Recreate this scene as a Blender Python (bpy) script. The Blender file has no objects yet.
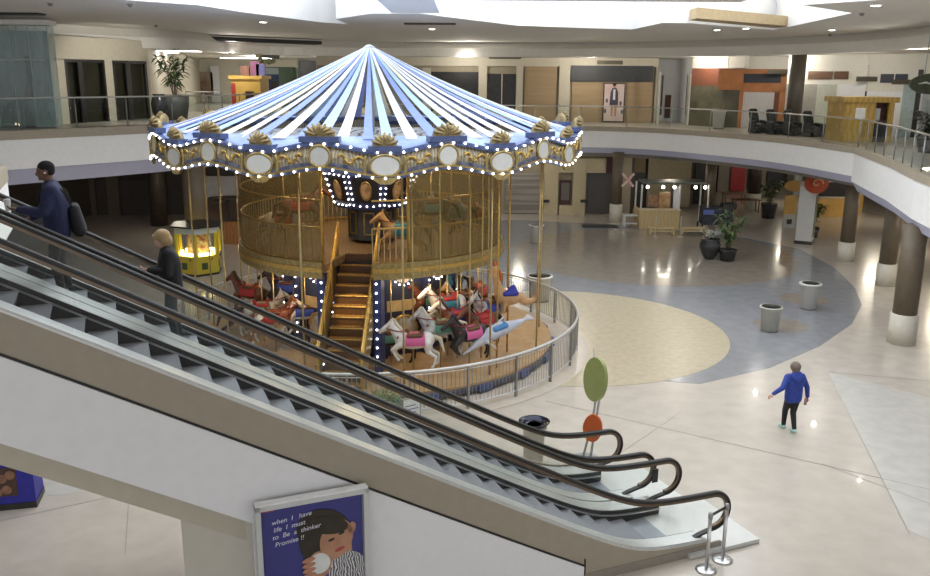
import bpy, bmesh, math, random
from mathutils import Vector, Matrix, Quaternion
random.seed(7)
PI=math.pi
sc=bpy.context.scene
COL=sc.collection
# ------------------------------------------------------------------ helpers
def nd(nt,t,**kw):
    n=nt.nodes.new(t)
    for k,v in kw.items(): setattr(n,k,v)
    return n
MATS={}
def mat(name,c,rough=.6,metal=0,var=.06,scale=6.,bump=0.,emit=0,ecol=None,coat=0,spec=.5,c2=None,tex='noise',stretch=(1,1,1),lo=.35,hi=.65):
    if name in MATS: return MATS[name]
    m=bpy.data.materials.new(name); m.use_nodes=True; nt=m.node_tree
    b=nt.nodes['Principled BSDF']
    b.inputs['Roughness'].default_value=rough; b.inputs['Metallic'].default_value=metal
    b.inputs['Specular IOR Level'].default_value=spec
    b.inputs['Coat Weight'].default_value=coat
    co=nd(nt,'ShaderNodeTexCoord'); mp=nd(nt,'ShaderNodeMapping'); mp.inputs['Scale'].default_value=stretch
    nt.links.new(co.outputs['Object'],mp.inputs['Vector'])
    if tex=='noise':
        t=nd(nt,'ShaderNodeTexNoise'); t.inputs['Scale'].default_value=scale; t.inputs['Detail'].default_value=4; fac=t.outputs['Fac']
    elif tex=='wave':
        t=nd(nt,'ShaderNodeTexWave'); t.inputs['Scale'].default_value=scale; t.inputs['Distortion'].default_value=8; t.inputs['Detail'].default_value=2; fac=t.outputs['Fac']
    else:
        t=nd(nt,'ShaderNodeTexVoronoi'); t.inputs['Scale'].default_value=scale; fac=t.outputs['Distance']
    nt.links.new(mp.outputs['Vector'],t.inputs['Vector'])
    r=nd(nt,'ShaderNodeValToRGB')
    r.color_ramp.elements[0].position=lo; r.color_ramp.elements[1].position=hi
    if c2 is None:
        a=[max(0,x*(1-var)) for x in c]; d=[min(1,x*(1+var)) for x in c]
    else: a,d=c,c2
    r.color_ramp.elements[0].color=(*a,1); r.color_ramp.elements[1].color=(*d,1)
    nt.links.new(fac,r.inputs['Fac']); nt.links.new(r.outputs['Color'],b.inputs['Base Color'])
    if bump:
        bp=nd(nt,'ShaderNodeBump'); bp.inputs['Strength'].default_value=bump; bp.inputs['Distance'].default_value=.02
        nt.links.new(fac,bp.inputs['Height']); nt.links.new(bp.outputs['Normal'],b.inputs['Normal'])
    if emit:
        b.inputs['Emission Color'].default_value=(*(ecol or c),1); b.inputs['Emission Strength'].default_value=emit
    MATS[name]=m; return m
def glass_mat(name,tint,gloss=.12,rough=.02,alpha=0.,acol=(1,1,1)):
    m=bpy.data.materials.new(name); m.use_nodes=True; nt=m.node_tree; nt.nodes.clear()
    o=nd(nt,'ShaderNodeOutputMaterial'); t=nd(nt,'ShaderNodeBsdfTransparent'); t.inputs['Color'].default_value=(*tint,1)
    g=nd(nt,'ShaderNodeBsdfGlossy'); g.inputs['Roughness'].default_value=rough
    lw=nd(nt,'ShaderNodeLayerWeight'); pw=nd(nt,'ShaderNodeMath',operation='POWER'); pw.inputs[1].default_value=5; nt.links.new(lw.outputs['Facing'],pw.inputs[0])
    f=nd(nt,'ShaderNodeMath',operation='MULTIPLY_ADD'); f.inputs[1].default_value=.4; f.inputs[2].default_value=.012; nt.links.new(pw.outputs[0],f.inputs[0])
    mx=nd(nt,'ShaderNodeMixShader'); nt.links.new(f.outputs[0],mx.inputs[0]); nt.links.new(t.outputs[0],mx.inputs[1]); nt.links.new(g.outputs[0],mx.inputs[2])
    last=mx
    if alpha:
        d=nd(nt,'ShaderNodeBsdfDiffuse'); d.inputs['Color'].default_value=(*acol,1)
        m2=nd(nt,'ShaderNodeMixShader')
        tn=nd(nt,'ShaderNodeTexNoise'); tn.inputs['Scale'].default_value=1.5
        ma=nd(nt,'ShaderNodeMath',operation='MULTIPLY'); ma.inputs[1].default_value=alpha*2; nt.links.new(tn.outputs['Fac'],ma.inputs[0])
        nt.links.new(ma.outputs[0],m2.inputs[0])
        nt.links.new(mx.outputs[0],m2.inputs[1]); nt.links.new(d.outputs[0],m2.inputs[2]); last=m2
    nt.links.new(last.outputs[0],o.inputs[0]); MATS[name]=m; return m
def mesh_mat(name,c,open_=.55,rough=.35,metal=.8,sx=60.):
    # fine woven wire screen: wires over open holes
    m=bpy.data.materials.new(name); m.use_nodes=True; nt=m.node_tree
    b=nt.nodes['Principled BSDF']; b.inputs['Base Color'].default_value=(*c,1); b.inputs['Metallic'].default_value=metal; b.inputs['Roughness'].default_value=rough
    t=nd(nt,'ShaderNodeBsdfTransparent'); mx=nd(nt,'ShaderNodeMixShader')
    tn=nd(nt,'ShaderNodeTexNoise'); tn.inputs['Scale'].default_value=sx; co=nd(nt,'ShaderNodeTexCoord'); nt.links.new(co.outputs['Object'],tn.inputs['Vector'])
    ma=nd(nt,'ShaderNodeMapRange'); ma.inputs[1].default_value=.3; ma.inputs[2].default_value=.7; ma.inputs[3].default_value=1-open_-.07; ma.inputs[4].default_value=1-open_+.07
    nt.links.new(tn.outputs['Fac'],ma.inputs[0]); nt.links.new(ma.outputs[0],mx.inputs[0])
    nt.links.new(t.outputs[0],mx.inputs[1]); nt.links.new(b.outputs[0],mx.inputs[2]); nt.links.new(mx.outputs[0],nt.nodes['Material Output'].inputs[0])
    MATS[name]=m; return m
class MB:
    def __init__(s): s.bm=bmesh.new()
    def face(s,vs):
        try: return s.bm.faces.new(vs)
        except ValueError: return None
    def box(s,c,d,rz=0,M=None):
        M=M or (Matrix.Translation(c)@Matrix.Rotation(rz,4,'Z'))
        bmesh.ops.create_cube(s.bm,size=1,matrix=M@Matrix.Diagonal((d[0],d[1],d[2],1))); return s
    def prism(s,pts,vec):
        vec=Vector(vec); a=[s.bm.verts.new(Vector(p)) for p in pts]; b=[s.bm.verts.new(Vector(p)+vec) for p in pts]
        s.face(a[::-1]); s.face(b); n=len(a)
        for i in range(n): s.face([a[i],a[(i+1)%n],b[(i+1)%n],b[i]])
        return s
    def loft(s,rings,closed=True,cap=True):
        R=[[s.bm.verts.new(Vector(p)) for p in r] for r in rings]; n=len(R[0])
        for i in range(len(R)-1):
            for j in range(n if closed else n-1):
                k=(j+1)%n; s.face([R[i][j],R[i][k],R[i+1][k],R[i+1][j]])
        if cap and closed: s.face(R[0][::-1]); s.face(R[-1])
        return s
    def tube(s,path,r,n=6,cap=True,flat=1.0):
        P=[Vector(p) for p in path]; rings=[]; up=None
        for i,p in enumerate(P):
            t=(P[min(i+1,len(P)-1)]-P[max(i-1,0)]).normalized()
            if up is None:
                up=Vector((0,0,1)) if abs(t.z)<.9 else Vector((1,0,0))
            x=t.cross(up).normalized(); y=x.cross(t).normalized(); up=y
            rr=r[i] if isinstance(r,(list,tuple)) else r
            rings.append([p+x*math.cos(2*PI*k/n)*rr+y*math.sin(2*PI*k/n)*rr*flat for k in range(n)])
        return s.loft(rings,True,cap)
    def cyl(s,p0,p1,r0,r1=None,n=14): return s.tube([p0,p1],[r0,r0 if r1 is None else r1],n)
    def lathe(s,prof,n=24,c=(0,0,0)):
        rings=[[(c[0]+r*math.cos(2*PI*k/n),c[1]+r*math.sin(2*PI*k/n),c[2]+z) for k in range(n)] for r,z in prof]
        return s.loft(rings,True,True)
    def sph(s,c,r,sc_=(1,1,1),n=10,M=None):
        M=M or Matrix.Translation(c)
        bmesh.ops.create_uvsphere(s.bm,u_segments=n,v_segments=max(4,n*2//3),radius=r,matrix=M@Matrix.Diagonal((*sc_,1))); return s
    def leaf(s,p0,d,l,w,droop=.3):
        p0=Vector(p0); d=Vector(d).normalized(); side=d.cross(Vector((0,0,1)))
        side=side.normalized() if side.length>1e-3 else Vector((1,0,0)); pr=None
        for i in range(5):
            t=i/4; c=p0+d*l*t-Vector((0,0,droop*l*t*t)); ww=w*math.sin(PI*(.12+.86*t))
            cur=(s.bm.verts.new(c-side*ww),s.bm.verts.new(c+side*ww))
            if pr: s.face([pr[0],pr[1],cur[1],cur[0]])
            pr=cur
        return s
    def build(s,name,m,parent=None,smooth=False,bevel=0):
        bmesh.ops.recalc_face_normals(s.bm,faces=s.bm.faces)
        if bevel: bmesh.ops.bevel(s.bm,geom=list(s.bm.edges),offset=bevel,segments=2,affect='EDGES',profile=.5,clamp_overlap=True)
        me=bpy.data.meshes.new(name); s.bm.to_mesh(me); s.bm.free()
        if smooth:
            for p in me.polygons: p.use_smooth=True
        o=bpy.data.objects.new(name,me); COL.objects.link(o)
        if m: me.materials.append(m)
        if parent: o.parent=parent
        return o
def empty(name,loc=(0,0,0),rz=0):
    o=bpy.data.objects.new(name,None); COL.objects.link(o); o.location=loc; o.rotation_euler=(0,0,rz); o.empty_display_size=.2; return o
def tag(o,label=None,cat=None,group=None,kind=None):
    if label: o['label']=label
    if cat: o['category']=cat
    if group: o['group']=group
    if kind: o['kind']=kind
    return o
def thing(name,label,cat,loc=(0,0,0),rz=0,group=None): return tag(empty(name,loc,rz),label,cat,group)
def struct(o): o['kind']='structure'; return o
def copy_tree(o,parent=None):
    c=o.copy(); COL.objects.link(c)
    if parent: c.parent=parent
    for ch in list(o.children): copy_tree(ch,c)
    return c
def blob(parts,name,m,parent=None,voxel=.02,smooth=3,faces=None):
    """one continuous skin over tapered limbs and ellipsoids"""
    bm=bmesh.new()
    def hull(sph):
        t=bmesh.new()
        for c,r in sph: bmesh.ops.create_uvsphere(t,u_segments=12,v_segments=8,radius=r,matrix=Matrix.Translation(c))
        r=bmesh.ops.convex_hull(t,input=t.verts)
        dead=[g for g in r['geom_interior'] if isinstance(g,bmesh.types.BMVert)]
        bmesh.ops.delete(t,geom=dead,context='VERTS')
        me=bpy.data.meshes.new('t'); t.to_mesh(me); t.free(); bm.from_mesh(me); bpy.data.meshes.remove(me)
    for p in parts:
        if p[0]=='c': hull([(Vector(p[1]),p[2]),(Vector(p[3]),p[4])])
        elif p[0]=='h': hull([(Vector(a),b) for a,b in p[1]])
        elif p[0]=='e':
            M=Matrix.Translation(p[1])@(p[3] if len(p)>3 else Matrix.Identity(4))@Matrix.Diagonal((*p[2],1))
            bmesh.ops.create_uvsphere(bm,u_segments=16,v_segments=10,radius=1,matrix=M)
    bmesh.ops.recalc_face_normals(bm,faces=bm.faces)
    me=bpy.data.meshes.new(name); bm.to_mesh(me); bm.free()
    o=bpy.data.objects.new(name,me); COL.objects.link(o)
    r=o.modifiers.new('r','REMESH'); r.mode='VOXEL'; r.voxel_size=voxel; r.use_smooth_shade=True
    s=o.modifiers.new('s','SMOOTH'); s.iterations=smooth; s.factor=.5
    dg=bpy.context.evaluated_depsgraph_get(); n=bpy.data.meshes.new_from_object(o.evaluated_get(dg))
    o.modifiers.clear(); o.data=n; bpy.data.meshes.remove(me); n.name=name
    n.materials.clear(); n.materials.append(m)
    for p in n.polygons: p.use_smooth=True
    if parent: o.parent=parent
    return o
def text(body,name,size,m,parent=None,M=None,shear=0.,ext=.002,align='LEFT'):
    cu=bpy.data.curves.new(name,'FONT'); cu.body=body; cu.size=size; cu.shear=shear; cu.extrude=ext; cu.align_x=align
    o=bpy.data.objects.new(name,cu); COL.objects.link(o)
    dg=bpy.context.evaluated_depsgraph_get(); me=bpy.data.meshes.new_from_object(o.evaluated_get(dg))
    bpy.data.objects.remove(o); bpy.data.curves.remove(cu)
    o=bpy.data.objects.new(name,me); COL.objects.link(o); me.materials.clear(); me.materials.append(m)
    if parent: o.parent=parent
    if M is not None: o.matrix_local=M
    return o
# ------------------------------------------------------------------ camera
CH=7.7; F=850.; PITCH=math.radians(13.9); ROLL=math.radians(-.4)
c_,s_=math.cos(PITCH),math.sin(PITCH)
r0=Vector((1,0,0)); d0=Vector((0,-s_,-c_)); w0=Vector((0,c_,-s_))
rr=r0*math.cos(ROLL)+d0*math.sin(ROLL); dd=-r0*math.sin(ROLL)+d0*math.cos(ROLL)
cam=bpy.data.cameras.new('camera'); cam.sensor_width=36; cam.lens=36*F/930; cam.clip_end=400
co=bpy.data.objects.new('camera',cam); COL.objects.link(co)
Mx=Matrix((rr,-dd,-w0)).transposed().to_4x4(); Mx.translation=(0,0,CH); co.matrix_world=Mx
sc.camera=co
def ray(x,y): return rr*((x-465)/F)+dd*((y-288)/F)+w0
def aZ(x,y,z=0):
    d=ray(x,y); p=d*((z-CH)/d.z); return Vector((p.x,p.y,z))
def aY(x,y,Y):
    d=ray(x,y); p=d*(Y/d.y); return Vector((p.x,Y,p.z+CH))
AZ=math.radians(22.5); ED=Vector((math.cos(AZ),math.sin(AZ),0)); EN=Vector((-math.sin(AZ),math.cos(AZ),0))
def E3(s,n,z): return ED*s+EN*n+Vector((0,0,z))
ZR,ZL=5.15,5.85; ZC=9.65
# ------------------------------------------------------------------ materials
white=mat('painted white plaster',(.90,.90,.90),.7,var=.02)
lav=mat('shaded white lavender',(.54,.55,.72),.7,var=.02)  # lower fascia band: white in shade, the shade put into the colour
tanp=mat('tan paint',(.40,.35,.27),.6,var=.04)
beige=mat('beige plaster',(.58,.53,.42),.75,var=.03)
cream=mat('cream paint',(.72,.68,.56),.7,var=.03)
ceilm=mat('ceiling plaster',(.80,.775,.72),.8,var=.02)
dark=mat('dark shopfront',(.022,.02,.018),.35,var=.3)
darkb=mat('dark brown panel',(.05,.035,.025),.5,var=.2)
black=mat('black rubber',(.012,.012,.012),.45,var=.2)
steel=mat('brushed steel',(.62,.62,.62),.28,metal=1,var=.04,scale=40,stretch=(1,1,12))
dsteel=mat('grey steel',(.33,.34,.35),.4,metal=.9,var=.05)
bronze=mat('dark bronze handrail trim',(.16,.12,.09),.3,metal=.9,var=.08)
alu=mat('pale aluminium deck',(.60,.61,.60),.35,metal=.6,var=.03,scale=15)
gold=mat('gold paint',(.55,.36,.10),.35,metal=.75,var=.15,scale=12)
oldgold=mat('antique gold',(.36,.27,.11),.4,metal=.6,var=.25,scale=14)
navy=mat('navy paint',(.020,.028,.085),.35,var=.15)
blue=mat('blue paint',(.065,.09,.21),.4,var=.1)
woodm=mat('light wood panel',(.36,.255,.14),.55,c2=(.42,.30,.175),scale=1.5,stretch=(.25,1,6))
colm=mat('brown column paint',(.135,.105,.07),.5,var=.06)
colbase=mat('cream column base',(.62,.59,.50),.5,var=.04)
gl=glass_mat('clear railing glass',(.94,.965,.955))
glr=glass_mat('balustrade glass',(.975,.985,.98),alpha=.004,acol=(.8,.85,.82))
elev=glass_mat('green tinted glass',(.86,.92,.92),alpha=.26,acol=(.66,.75,.75))
bulbm=mat('lit bulb',(1,.98,.95),.3,emit=6.,ecol=(1,.97,.92))
lampm=mat('lit lamp lens',(1,.95,.85),.3,emit=12.,ecol=(1,.93,.8))
paper=mat('white paper',(.8,.8,.78),.6)
# ------------------------------------------------------------------ setting: floors
floorm=mat('polished cream terrazzo',(.54,.485,.425),.22,var=.05,scale=2.2,coat=.15,spec=.5)
bluem=mat('blue grey terrazzo inlay',(.275,.285,.31),.16,var=.07,scale=2.5,coat=.2)
brownm=mat('brown grey terrazzo inlay',(.30,.265,.225),.16,var=.07,scale=2.5,coat=.2)
tanfl=mat('sand speckled terrazzo inlay',(.56,.49,.36),.28,c2=(.47,.41,.29),scale=5)
greyfl=mat('pale grey terrazzo inlay',(.56,.54,.50),.2,var=.05,scale=3,coat=.15)
jointm=mat('dark floor joint',(.36,.32,.28),.5)
struct(MB().box((0,30,-.15),(120,100,.3)).build('floor',floorm))
def poly(pts,z,h=.003): return MB().prism([(p[0],p[1],z-h) for p in pts],(0,0,h))
CC=(-2.69,24.37)
bl=[aZ(*p) for p in [(700,384),(770,368),(820,346),(852,324),(862,305),(855,288),(835,268),(800,249),(745,238),(700,232),(624,225),(520,220)]]
bl=[(p.x,p.y) for p in bl]+[(-3,46),(-6,38),(-4,28),(1,22)]
struct(poly(bl,.004).build('trim_1',bluem))
def disc(n,c,r,z,m): return struct(MB().lathe([(r,0),(r,.003)],72,(c[0],c[1],z-.003)).build(n,m))
disc('trim_2',(8.5,37.9),6.3,.008,brownm)
disc('trim_3',(3.09,25.68),5.05,.008,tanfl)
disc('trim_4',CC,6.35,.011,mat('beige carousel apron',(.56,.50,.43),.25,var=.05,scale=3))
for i,p in enumerate([(780,325),(804,299)]): disc('trim_%d'%(5+i),aZ(*p),.85,.008,brownm)
g1=[aZ(*p) for p in [(828,372),(908,530),(940,545),(1100,560),(1100,390),(930,398)]]
struct(poly(g1,.004).build('trim_7',greyfl))
g2=[(-14,10.2),(-9,14.3),(-4.6,15.4),(-6,17.5),(-16,15)]
struct(poly(g2,.004).build('trim_8',greyfl))
k=9
for a,b in [((-9,13.2),(-3.8,16.2)),((-6.3,14.6),(-5.6,12.6)),((-4.2,14.6),(-3.6,12.6)),((2.,19.6),(9.5,14.8)),((7.4,16.2),(12.5,9.8)),((9.88,21.9),(7.8,13.4)),((9.88,21.9),(16,20.2)),((12.9,26.5),(9.88,21.9)),((5.2,19.),(2.4,15.5)),((15.5,36.5),(20,36))]:
    a=Vector((*a,0));b=Vector((*b,0));t=(b-a).normalized();n=Vector((-t.y,t.x,0))*.007
    struct(poly([a-n,b-n,b+n,a+n],.006,.002).build('trim_%d'%k,jointm)); k+=1
# ------------------------------------------------------------------ upper floors and their fascias
def smoothpath(P,n=6):
    P=[Vector((*p,0)) for p in P]; out=[]
    for i in range(len(P)-1):
        a,b,c,d=P[max(i-1,0)],P[i],P[i+1],P[min(i+2,len(P)-1)]
        for j in range(n):
            t=j/n; out.append(.5*((2*b)+(c-a)*t+(2*a-5*b+4*c-d)*t*t+(3*b-a-3*c+d)*t**3))
    return out+[P[-1]]
def pathnorm(P,i):
    t=(P[min(i+1,len(P)-1)]-P[max(i-1,0)]).normalized(); return Vector((t.y,-t.x,0))
def sweep(P,prof,name,m):
    mb=MB(); mb.loft([[P[i]+pathnorm(P,i)*o+Vector((0,0,z)) for o,z in prof] for i in range(len(P))]); return mb.build(name,m)
tn=[20]
def fascia(P,zt,tanh,zw,zl,inset):
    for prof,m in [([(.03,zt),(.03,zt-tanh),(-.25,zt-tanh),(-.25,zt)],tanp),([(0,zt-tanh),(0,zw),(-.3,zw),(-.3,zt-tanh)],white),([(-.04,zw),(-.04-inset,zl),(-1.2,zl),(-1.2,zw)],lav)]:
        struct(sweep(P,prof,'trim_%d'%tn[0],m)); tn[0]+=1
# right/far edge: path runs so that pathnorm points to the atrium
farE=[(-9,49.2),(-3,48.7),(3,48.1),(6.2,47.7),(8.2,47.3),(10,46.2),(11.9,43.9),(13.9,40.4),(14.75,37.6),(15.34,33.9)]
fe=smoothpath(farE,4)
ri=[Vector((15.34,33.9,0)),Vector((14.05,28.2,0)),Vector((13.0,24.6,0)),Vector((11.6,18,0))]
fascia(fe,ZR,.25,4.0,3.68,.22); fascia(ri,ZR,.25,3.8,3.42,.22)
upfl=mat('upper floor terrazzo',(.45,.41,.35),.3,var=.05)
allR=fe+ri[1:]
struct(MB().prism([(p.x,p.y,ZR-.26) for p in allR]+[(45,18,ZR-.26),(45,66,ZR-.26),(-9,66,ZR-.26)],(0,0,.255)).build('floor_upper_right',upfl))
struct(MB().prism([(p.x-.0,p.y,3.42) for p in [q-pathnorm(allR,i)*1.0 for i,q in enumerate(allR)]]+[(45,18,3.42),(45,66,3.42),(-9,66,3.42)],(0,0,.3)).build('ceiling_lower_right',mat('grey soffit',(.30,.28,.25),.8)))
leE=[(-22,21.5),(-15.5,29.0),(-12.2,33.0),(-10.6,35.5),(-9.4,39),(-9,49.2)]
le=smoothpath(leE,4)
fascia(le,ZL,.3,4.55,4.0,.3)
struct(MB().prism([(p.x,p.y,ZL-.31) for p in le]+[(-9,100,ZL-.31),(-60,100,ZL-.31),(-60,21.5,ZL-.31)],(0,0,.305)).build('floor_upper_left',upfl))
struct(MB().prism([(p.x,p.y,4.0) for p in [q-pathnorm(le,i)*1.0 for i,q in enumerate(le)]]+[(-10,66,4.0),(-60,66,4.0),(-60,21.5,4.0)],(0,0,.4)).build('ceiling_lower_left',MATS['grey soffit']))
# landing slab at the top of the escalators
lc=[E3(-2.05,14.2,0),E3(-2.05,20.06,0),Vector((-22,21.5,0))]
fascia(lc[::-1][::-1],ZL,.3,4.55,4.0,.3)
struct(MB().prism([(p.x,p.y,ZL-.31) for p in [E3(-2.05,14.2,0),E3(-2.05,20.06,0),Vector((-22,21.5,0)),E3(-14,9,0),E3(-3.2,9.6,0),E3(-3.2,14.2,0)]],(0,0,.305)).build('floor_upper_landing',upfl))
# ------------------------------------------------------------------ ceiling with its skylight well
def hole_sheet(outer,holes,z,name,m):
    bm=bmesh.new(); es=[]
    for L in [outer]+holes:
        vs=[bm.verts.new((p[0],p[1],z)) for p in L]
        for i in range(len(vs)): es.append(bm.edges.new((vs[i],vs[(i+1)%len(vs)])))
    bmesh.ops.triangle_fill(bm,use_beauty=True,use_dissolve=False,edges=es)
    me=bpy.data.meshes.new(name); bm.to_mesh(me); bm.free(); me.materials.append(m)
    o=bpy.data.objects.new(name,me); COL.objects.link(o); return struct(o)
wellpx=[(197,5),(242,12),(319,22),(349,24.5),(336,19),(371,13.5),(420,13.5),(517,25.6),(632,29.5),(662,22.8),(687,23),(774,30),(852,13),(802,5)]
well=[aZ(x,y,ZC) for x,y in wellpx]; well=[(p.x,p.y) for p in well]
W=[(-9.5,17),(-9.5,23.5)]+well+[(10.5,22),(13,17),(9,12),(-6,12)]
W2=[(-6,-3),(-6,8),(9,8),(12,-3)]
ZT=12.2
bulkP=smoothpath([(-26,27),(-17.6,33.6),(-14.8,38.0),(-12.9,39.6),(-12.2,45.5),(-10.4,49.6),(-5,50.4),(3,49.8),(8.6,48.6),(11.6,46),(14.6,42.6),(16.4,38.4),(17,33.9),(15.6,26),(14.5,17)],4)
hole_sheet([(-60,-4),(60,-4),(60,100),(-60,100)],[W],ZC,'ceiling',ceilm)
wm=mat('white skylight shaft',(.86,.86,.86),.8,var=.01)
for L,nm in ((W,'wall_skylight_well'),):
    mb=MB(); n=len(L); lo=[mb.bm.verts.new((*p,ZC)) for p in L]; hi=[mb.bm.verts.new((*p,ZT)) for p in L]
    for i in range(n): mb.face([lo[i],lo[(i+1)%n],hi[(i+1)%n],hi[i]])
    struct(mb.build(nm,wm))
sky=mat('sky behind milky skylight glazing',(.9,.95,1),.9,var=.02,emit=2.1,ecol=(.93,.97,1))
struct(poly(W,ZT+.02,.02).build('window_1',sky))
# beams across the well
b0,b1=aZ(400,-2,ZC),aZ(690,-4,ZC)
struct(MB().box(((b0.x+b1.x)/2,22.6,ZC+.25),(10.5,1.3,.5)).build('trim_50',ceilm))
struct(MB().box((-1.6,23,ZC+.6),(1.5,9.6,1.2)).build('trim_51',wm))
p0,p1=aZ(688,22,ZC),aZ(773,29.5,ZC)
struct(MB().prism([(p0.x,p0.y-.1,ZC+.05),(p1.x,p1.y-.1,ZC+.05),(p1.x+.1,p1.y-1.5,ZC+.05),(p0.x,p0.y-1.2,ZC+.05)],(0,0,.35)).build('trim_52',mat('tan light trough',(.50,.38,.22),.6)))
ZB=8.85
struct(sweep(bulkP,[(0,ZC+.0),(.35,ZB+.45),(.3,ZB),(-.3,ZB),(-.3,ZC)],'trim_53',mat('bulkhead plaster',(.78,.755,.70),.8,var=.02)))
crm=mat('corridor ceiling paint',(.74,.72,.66),.8,var=.02)
bp=[p-pathnorm(bulkP,i)*.1 for i,p in enumerate(bulkP)]
struct(MB().prism([(p.x,p.y,ZB+.05) for p in bp]+[(60,17,ZB+.05),(60,98,ZB+.05),(-60,98,ZB+.05),(-60,27,ZB+.05)],(0,0,.1)).build('ceiling_corridor',crm))
# ------------------------------------------------------------------ walls of the upper floor
def wallseg(name,a,b,z0,z1,m,th=.3):
    a=Vector((a[0],a[1],0));b=Vector((b[0],b[1],0));t=(b-a).normalized();n=Vector((-t.y,t.x,0))*th
    if n.dot(a)<0: n=-n
    return struct(MB().prism([a+Vector((0,0,z0)),b+Vector((0,0,z0)),b+n+Vector((0,0,z0)),a+n+Vector((0,0,z0))],(0,0,z1-z0)).build(name,m))
def xat(px,Y): return aY(px,100,Y).x
FY=52.
wallseg('wall_far_upper',(xat(318,FY),FY),(xat(656,FY),FY),ZR,ZB+.1,mat('olive tan wall',(.36,.31,.22),.7,var=.04))
wallseg('wall_left_back',(-60,64),(-6.5,64),ZL,ZB+.1,cream)
def panel(px0,px1,y0,y1,Y,name,m,th=.12,kind=True,push=0):
    """a flat panel standing th proud of a wall plane at depth Y"""
    a=aY(px0,y1,Y);b=aY(px1,y0,Y)
    o=MB().box(((a.x+b.x)/2,Y-th/2-push,(a.z+b.z)/2),(b.x-a.x,th,b.z-a.z)).build(name,m)
    return struct(o) if kind else o
struct(MB().box(((xat(318,FY)+xat(656,FY))/2,FY-.1,8.62),(xat(656,FY)-xat(318,FY),.2,.5)).build('trim_54',beige))
panel(430,479,72,134,FY,'window_3',dark,.06)
panel(486,516,74,134,FY,'door_1',dark,.08)
panel(500.5,502.5,74,134,FY,'trim_55',beige,.12)
for i,(a,b) in enumerate([(478,487),(515,523),(557,570),(652,657)]): panel(a,b,66,134,FY,'trim_%d'%(56+i),beige,.3)
panel(423,431,68,134,FY,'trim_60',beige,.2)
panel(523,557,66,134,FY,'wall_wood_hoarding',woodm,.15)
panel(570,653,81,134,FY,'wall_wood_hoarding_poster',woodm,.15)
panel(570,653,66,81.5,FY,'trim_61',mat('charcoal sign band',(.05,.052,.055),.6),.22)
# right hand shops
RW=[(xat(656,52),52.),(xat(690,49.5),49.5),(xat(726,47.2),47.2),(xat(787,46),46.),(xat(800,43.8),43.8),(xat(862,41.5),41.5),(xat(990,38.5),38.5)]
rwm=mat('warm white shop wall',(.78,.75,.66),.7,var=.02)
wallseg('wall_right_shop_recess',(RW[0][0],54.5),(RW[1][0]+1,54.5),ZR,ZB+.1,white)
wallseg('wall_right_shop_recess_side',(RW[1][0],RW[1][1]),(RW[1][0]+.6,54.5),ZR,ZB+.1,white)
copper=mat('copper orange cladding',(.42,.16,.05),.45,c2=(.50,.20,.065),scale=3)
dcop=mat('dark copper cladding',(.17,.05,.02),.45,var=.1)
def seg(px0,px1,z0,z1,A,B,name,m,th=.2,proud=0.):
    """panel on the wall line A-B between two sight lines"""
    A=Vector((*A,0));B=Vector((*B,0)); t=(B-A).normalized(); n=Vector((-t.y,t.x,0)); n=n if n.dot(A)>0 else -n
    def hit(px):
        d=ray(px,100); k=(A.cross(t)).z/Vector((d.x,d.y,0)).cross(t).z; return Vector((d.x*k,d.y*k,0))
    p,q=hit(px0)-n*proud,hit(px1)-n*proud
    return struct(MB().prism([p+Vector((0,0,z0)),q+Vector((0,0,z0)),q+n*th+Vector((0,0,z0)),p+n*th+Vector((0,0,z0))],(0,0,z1-z0)).build(name,m))
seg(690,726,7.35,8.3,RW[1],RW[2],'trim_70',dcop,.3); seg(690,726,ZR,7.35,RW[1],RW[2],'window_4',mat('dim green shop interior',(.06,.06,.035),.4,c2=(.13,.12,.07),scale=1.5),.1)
seg(690,742,8.3,ZB+.1,RW[1],RW[2],'trim_71',rwm,.3)
seg(717,742,7.15,8.25,RW[2],RW[3],'trim_72',copper,.3,.1); seg(742,787,7.05,8.25,RW[2],RW[3],'trim_73',copper,.3)
seg(742,779,7.55,8.0,RW[2],RW[3],'trim_74',mat('dark sign strip',(.03,.03,.04),.5),.1,.06)
seg(739,743,ZR,7.3,RW[2],RW[3],'trim_75',copper,.3,.1); seg(779,787,ZR,7.3,RW[2],RW[3],'trim_76',copper,.3)
seg(774,779,ZR,7.1,RW[2],RW[3],'trim_77',dcop,.2)
seg(726,740,ZR,7.3,RW[2],RW[3],'window_5',MATS['dim green shop interior'],.1)
seg(743,774,ZR,7.05,RW[2],RW[3],'window_6',mat('pale roller shutter',(.55,.53,.52),.5,tex='wave',c2=(.68,.66,.64),scale=3,stretch=(1,0,3)),.1)
seg(725,790,8.25,ZB+.1,RW[2],RW[3],'trim_78',rwm,.3)
seg(785,864,7.5,ZB+.1,RW[4],RW[5],'trim_79',rwm,.3)
brs=mat('brown sign panel',(.15,.075,.04),.6)
seg(806,830,7.75,8.12,RW[4],RW[5],'trim_80',brs,.1,.05); seg(832,846,7.75,8.12,RW[4],RW[5],'trim_81',brs,.1,.05)
seg(785,816,ZR,7.5,RW[4],RW[5],'window_7',mat('grey shop shutter',(.38,.36,.32),.6),.1)
seg(816,836,ZR,7.5,RW[4],RW[5],'window_8',mat('pale green shop glass',(.55,.58,.48),.4),.1)
seg(836,864,ZR,7.5,RW[4],RW[5],'wall_right_shop',white,.2)
seg(862,866,ZR,8.4,RW[5],RW[6],'trim_82',dark,.2)
seg(864,990,7.2,ZB+.1,RW[5],RW[6],'trim_83',rwm,.3); seg(866,990,ZR,7.2,RW[5],RW[6],'wall_right_end',white,.2)
nv=mat('navy sign panel',(.02,.022,.045),.5)
seg(878,891,7.6,8.0,RW[5],RW[6],'trim_84',nv,.1,.05); seg(892.5,905,7.6,8.0,RW[5],RW[6],'trim_85',nv,.1,.05)
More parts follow.
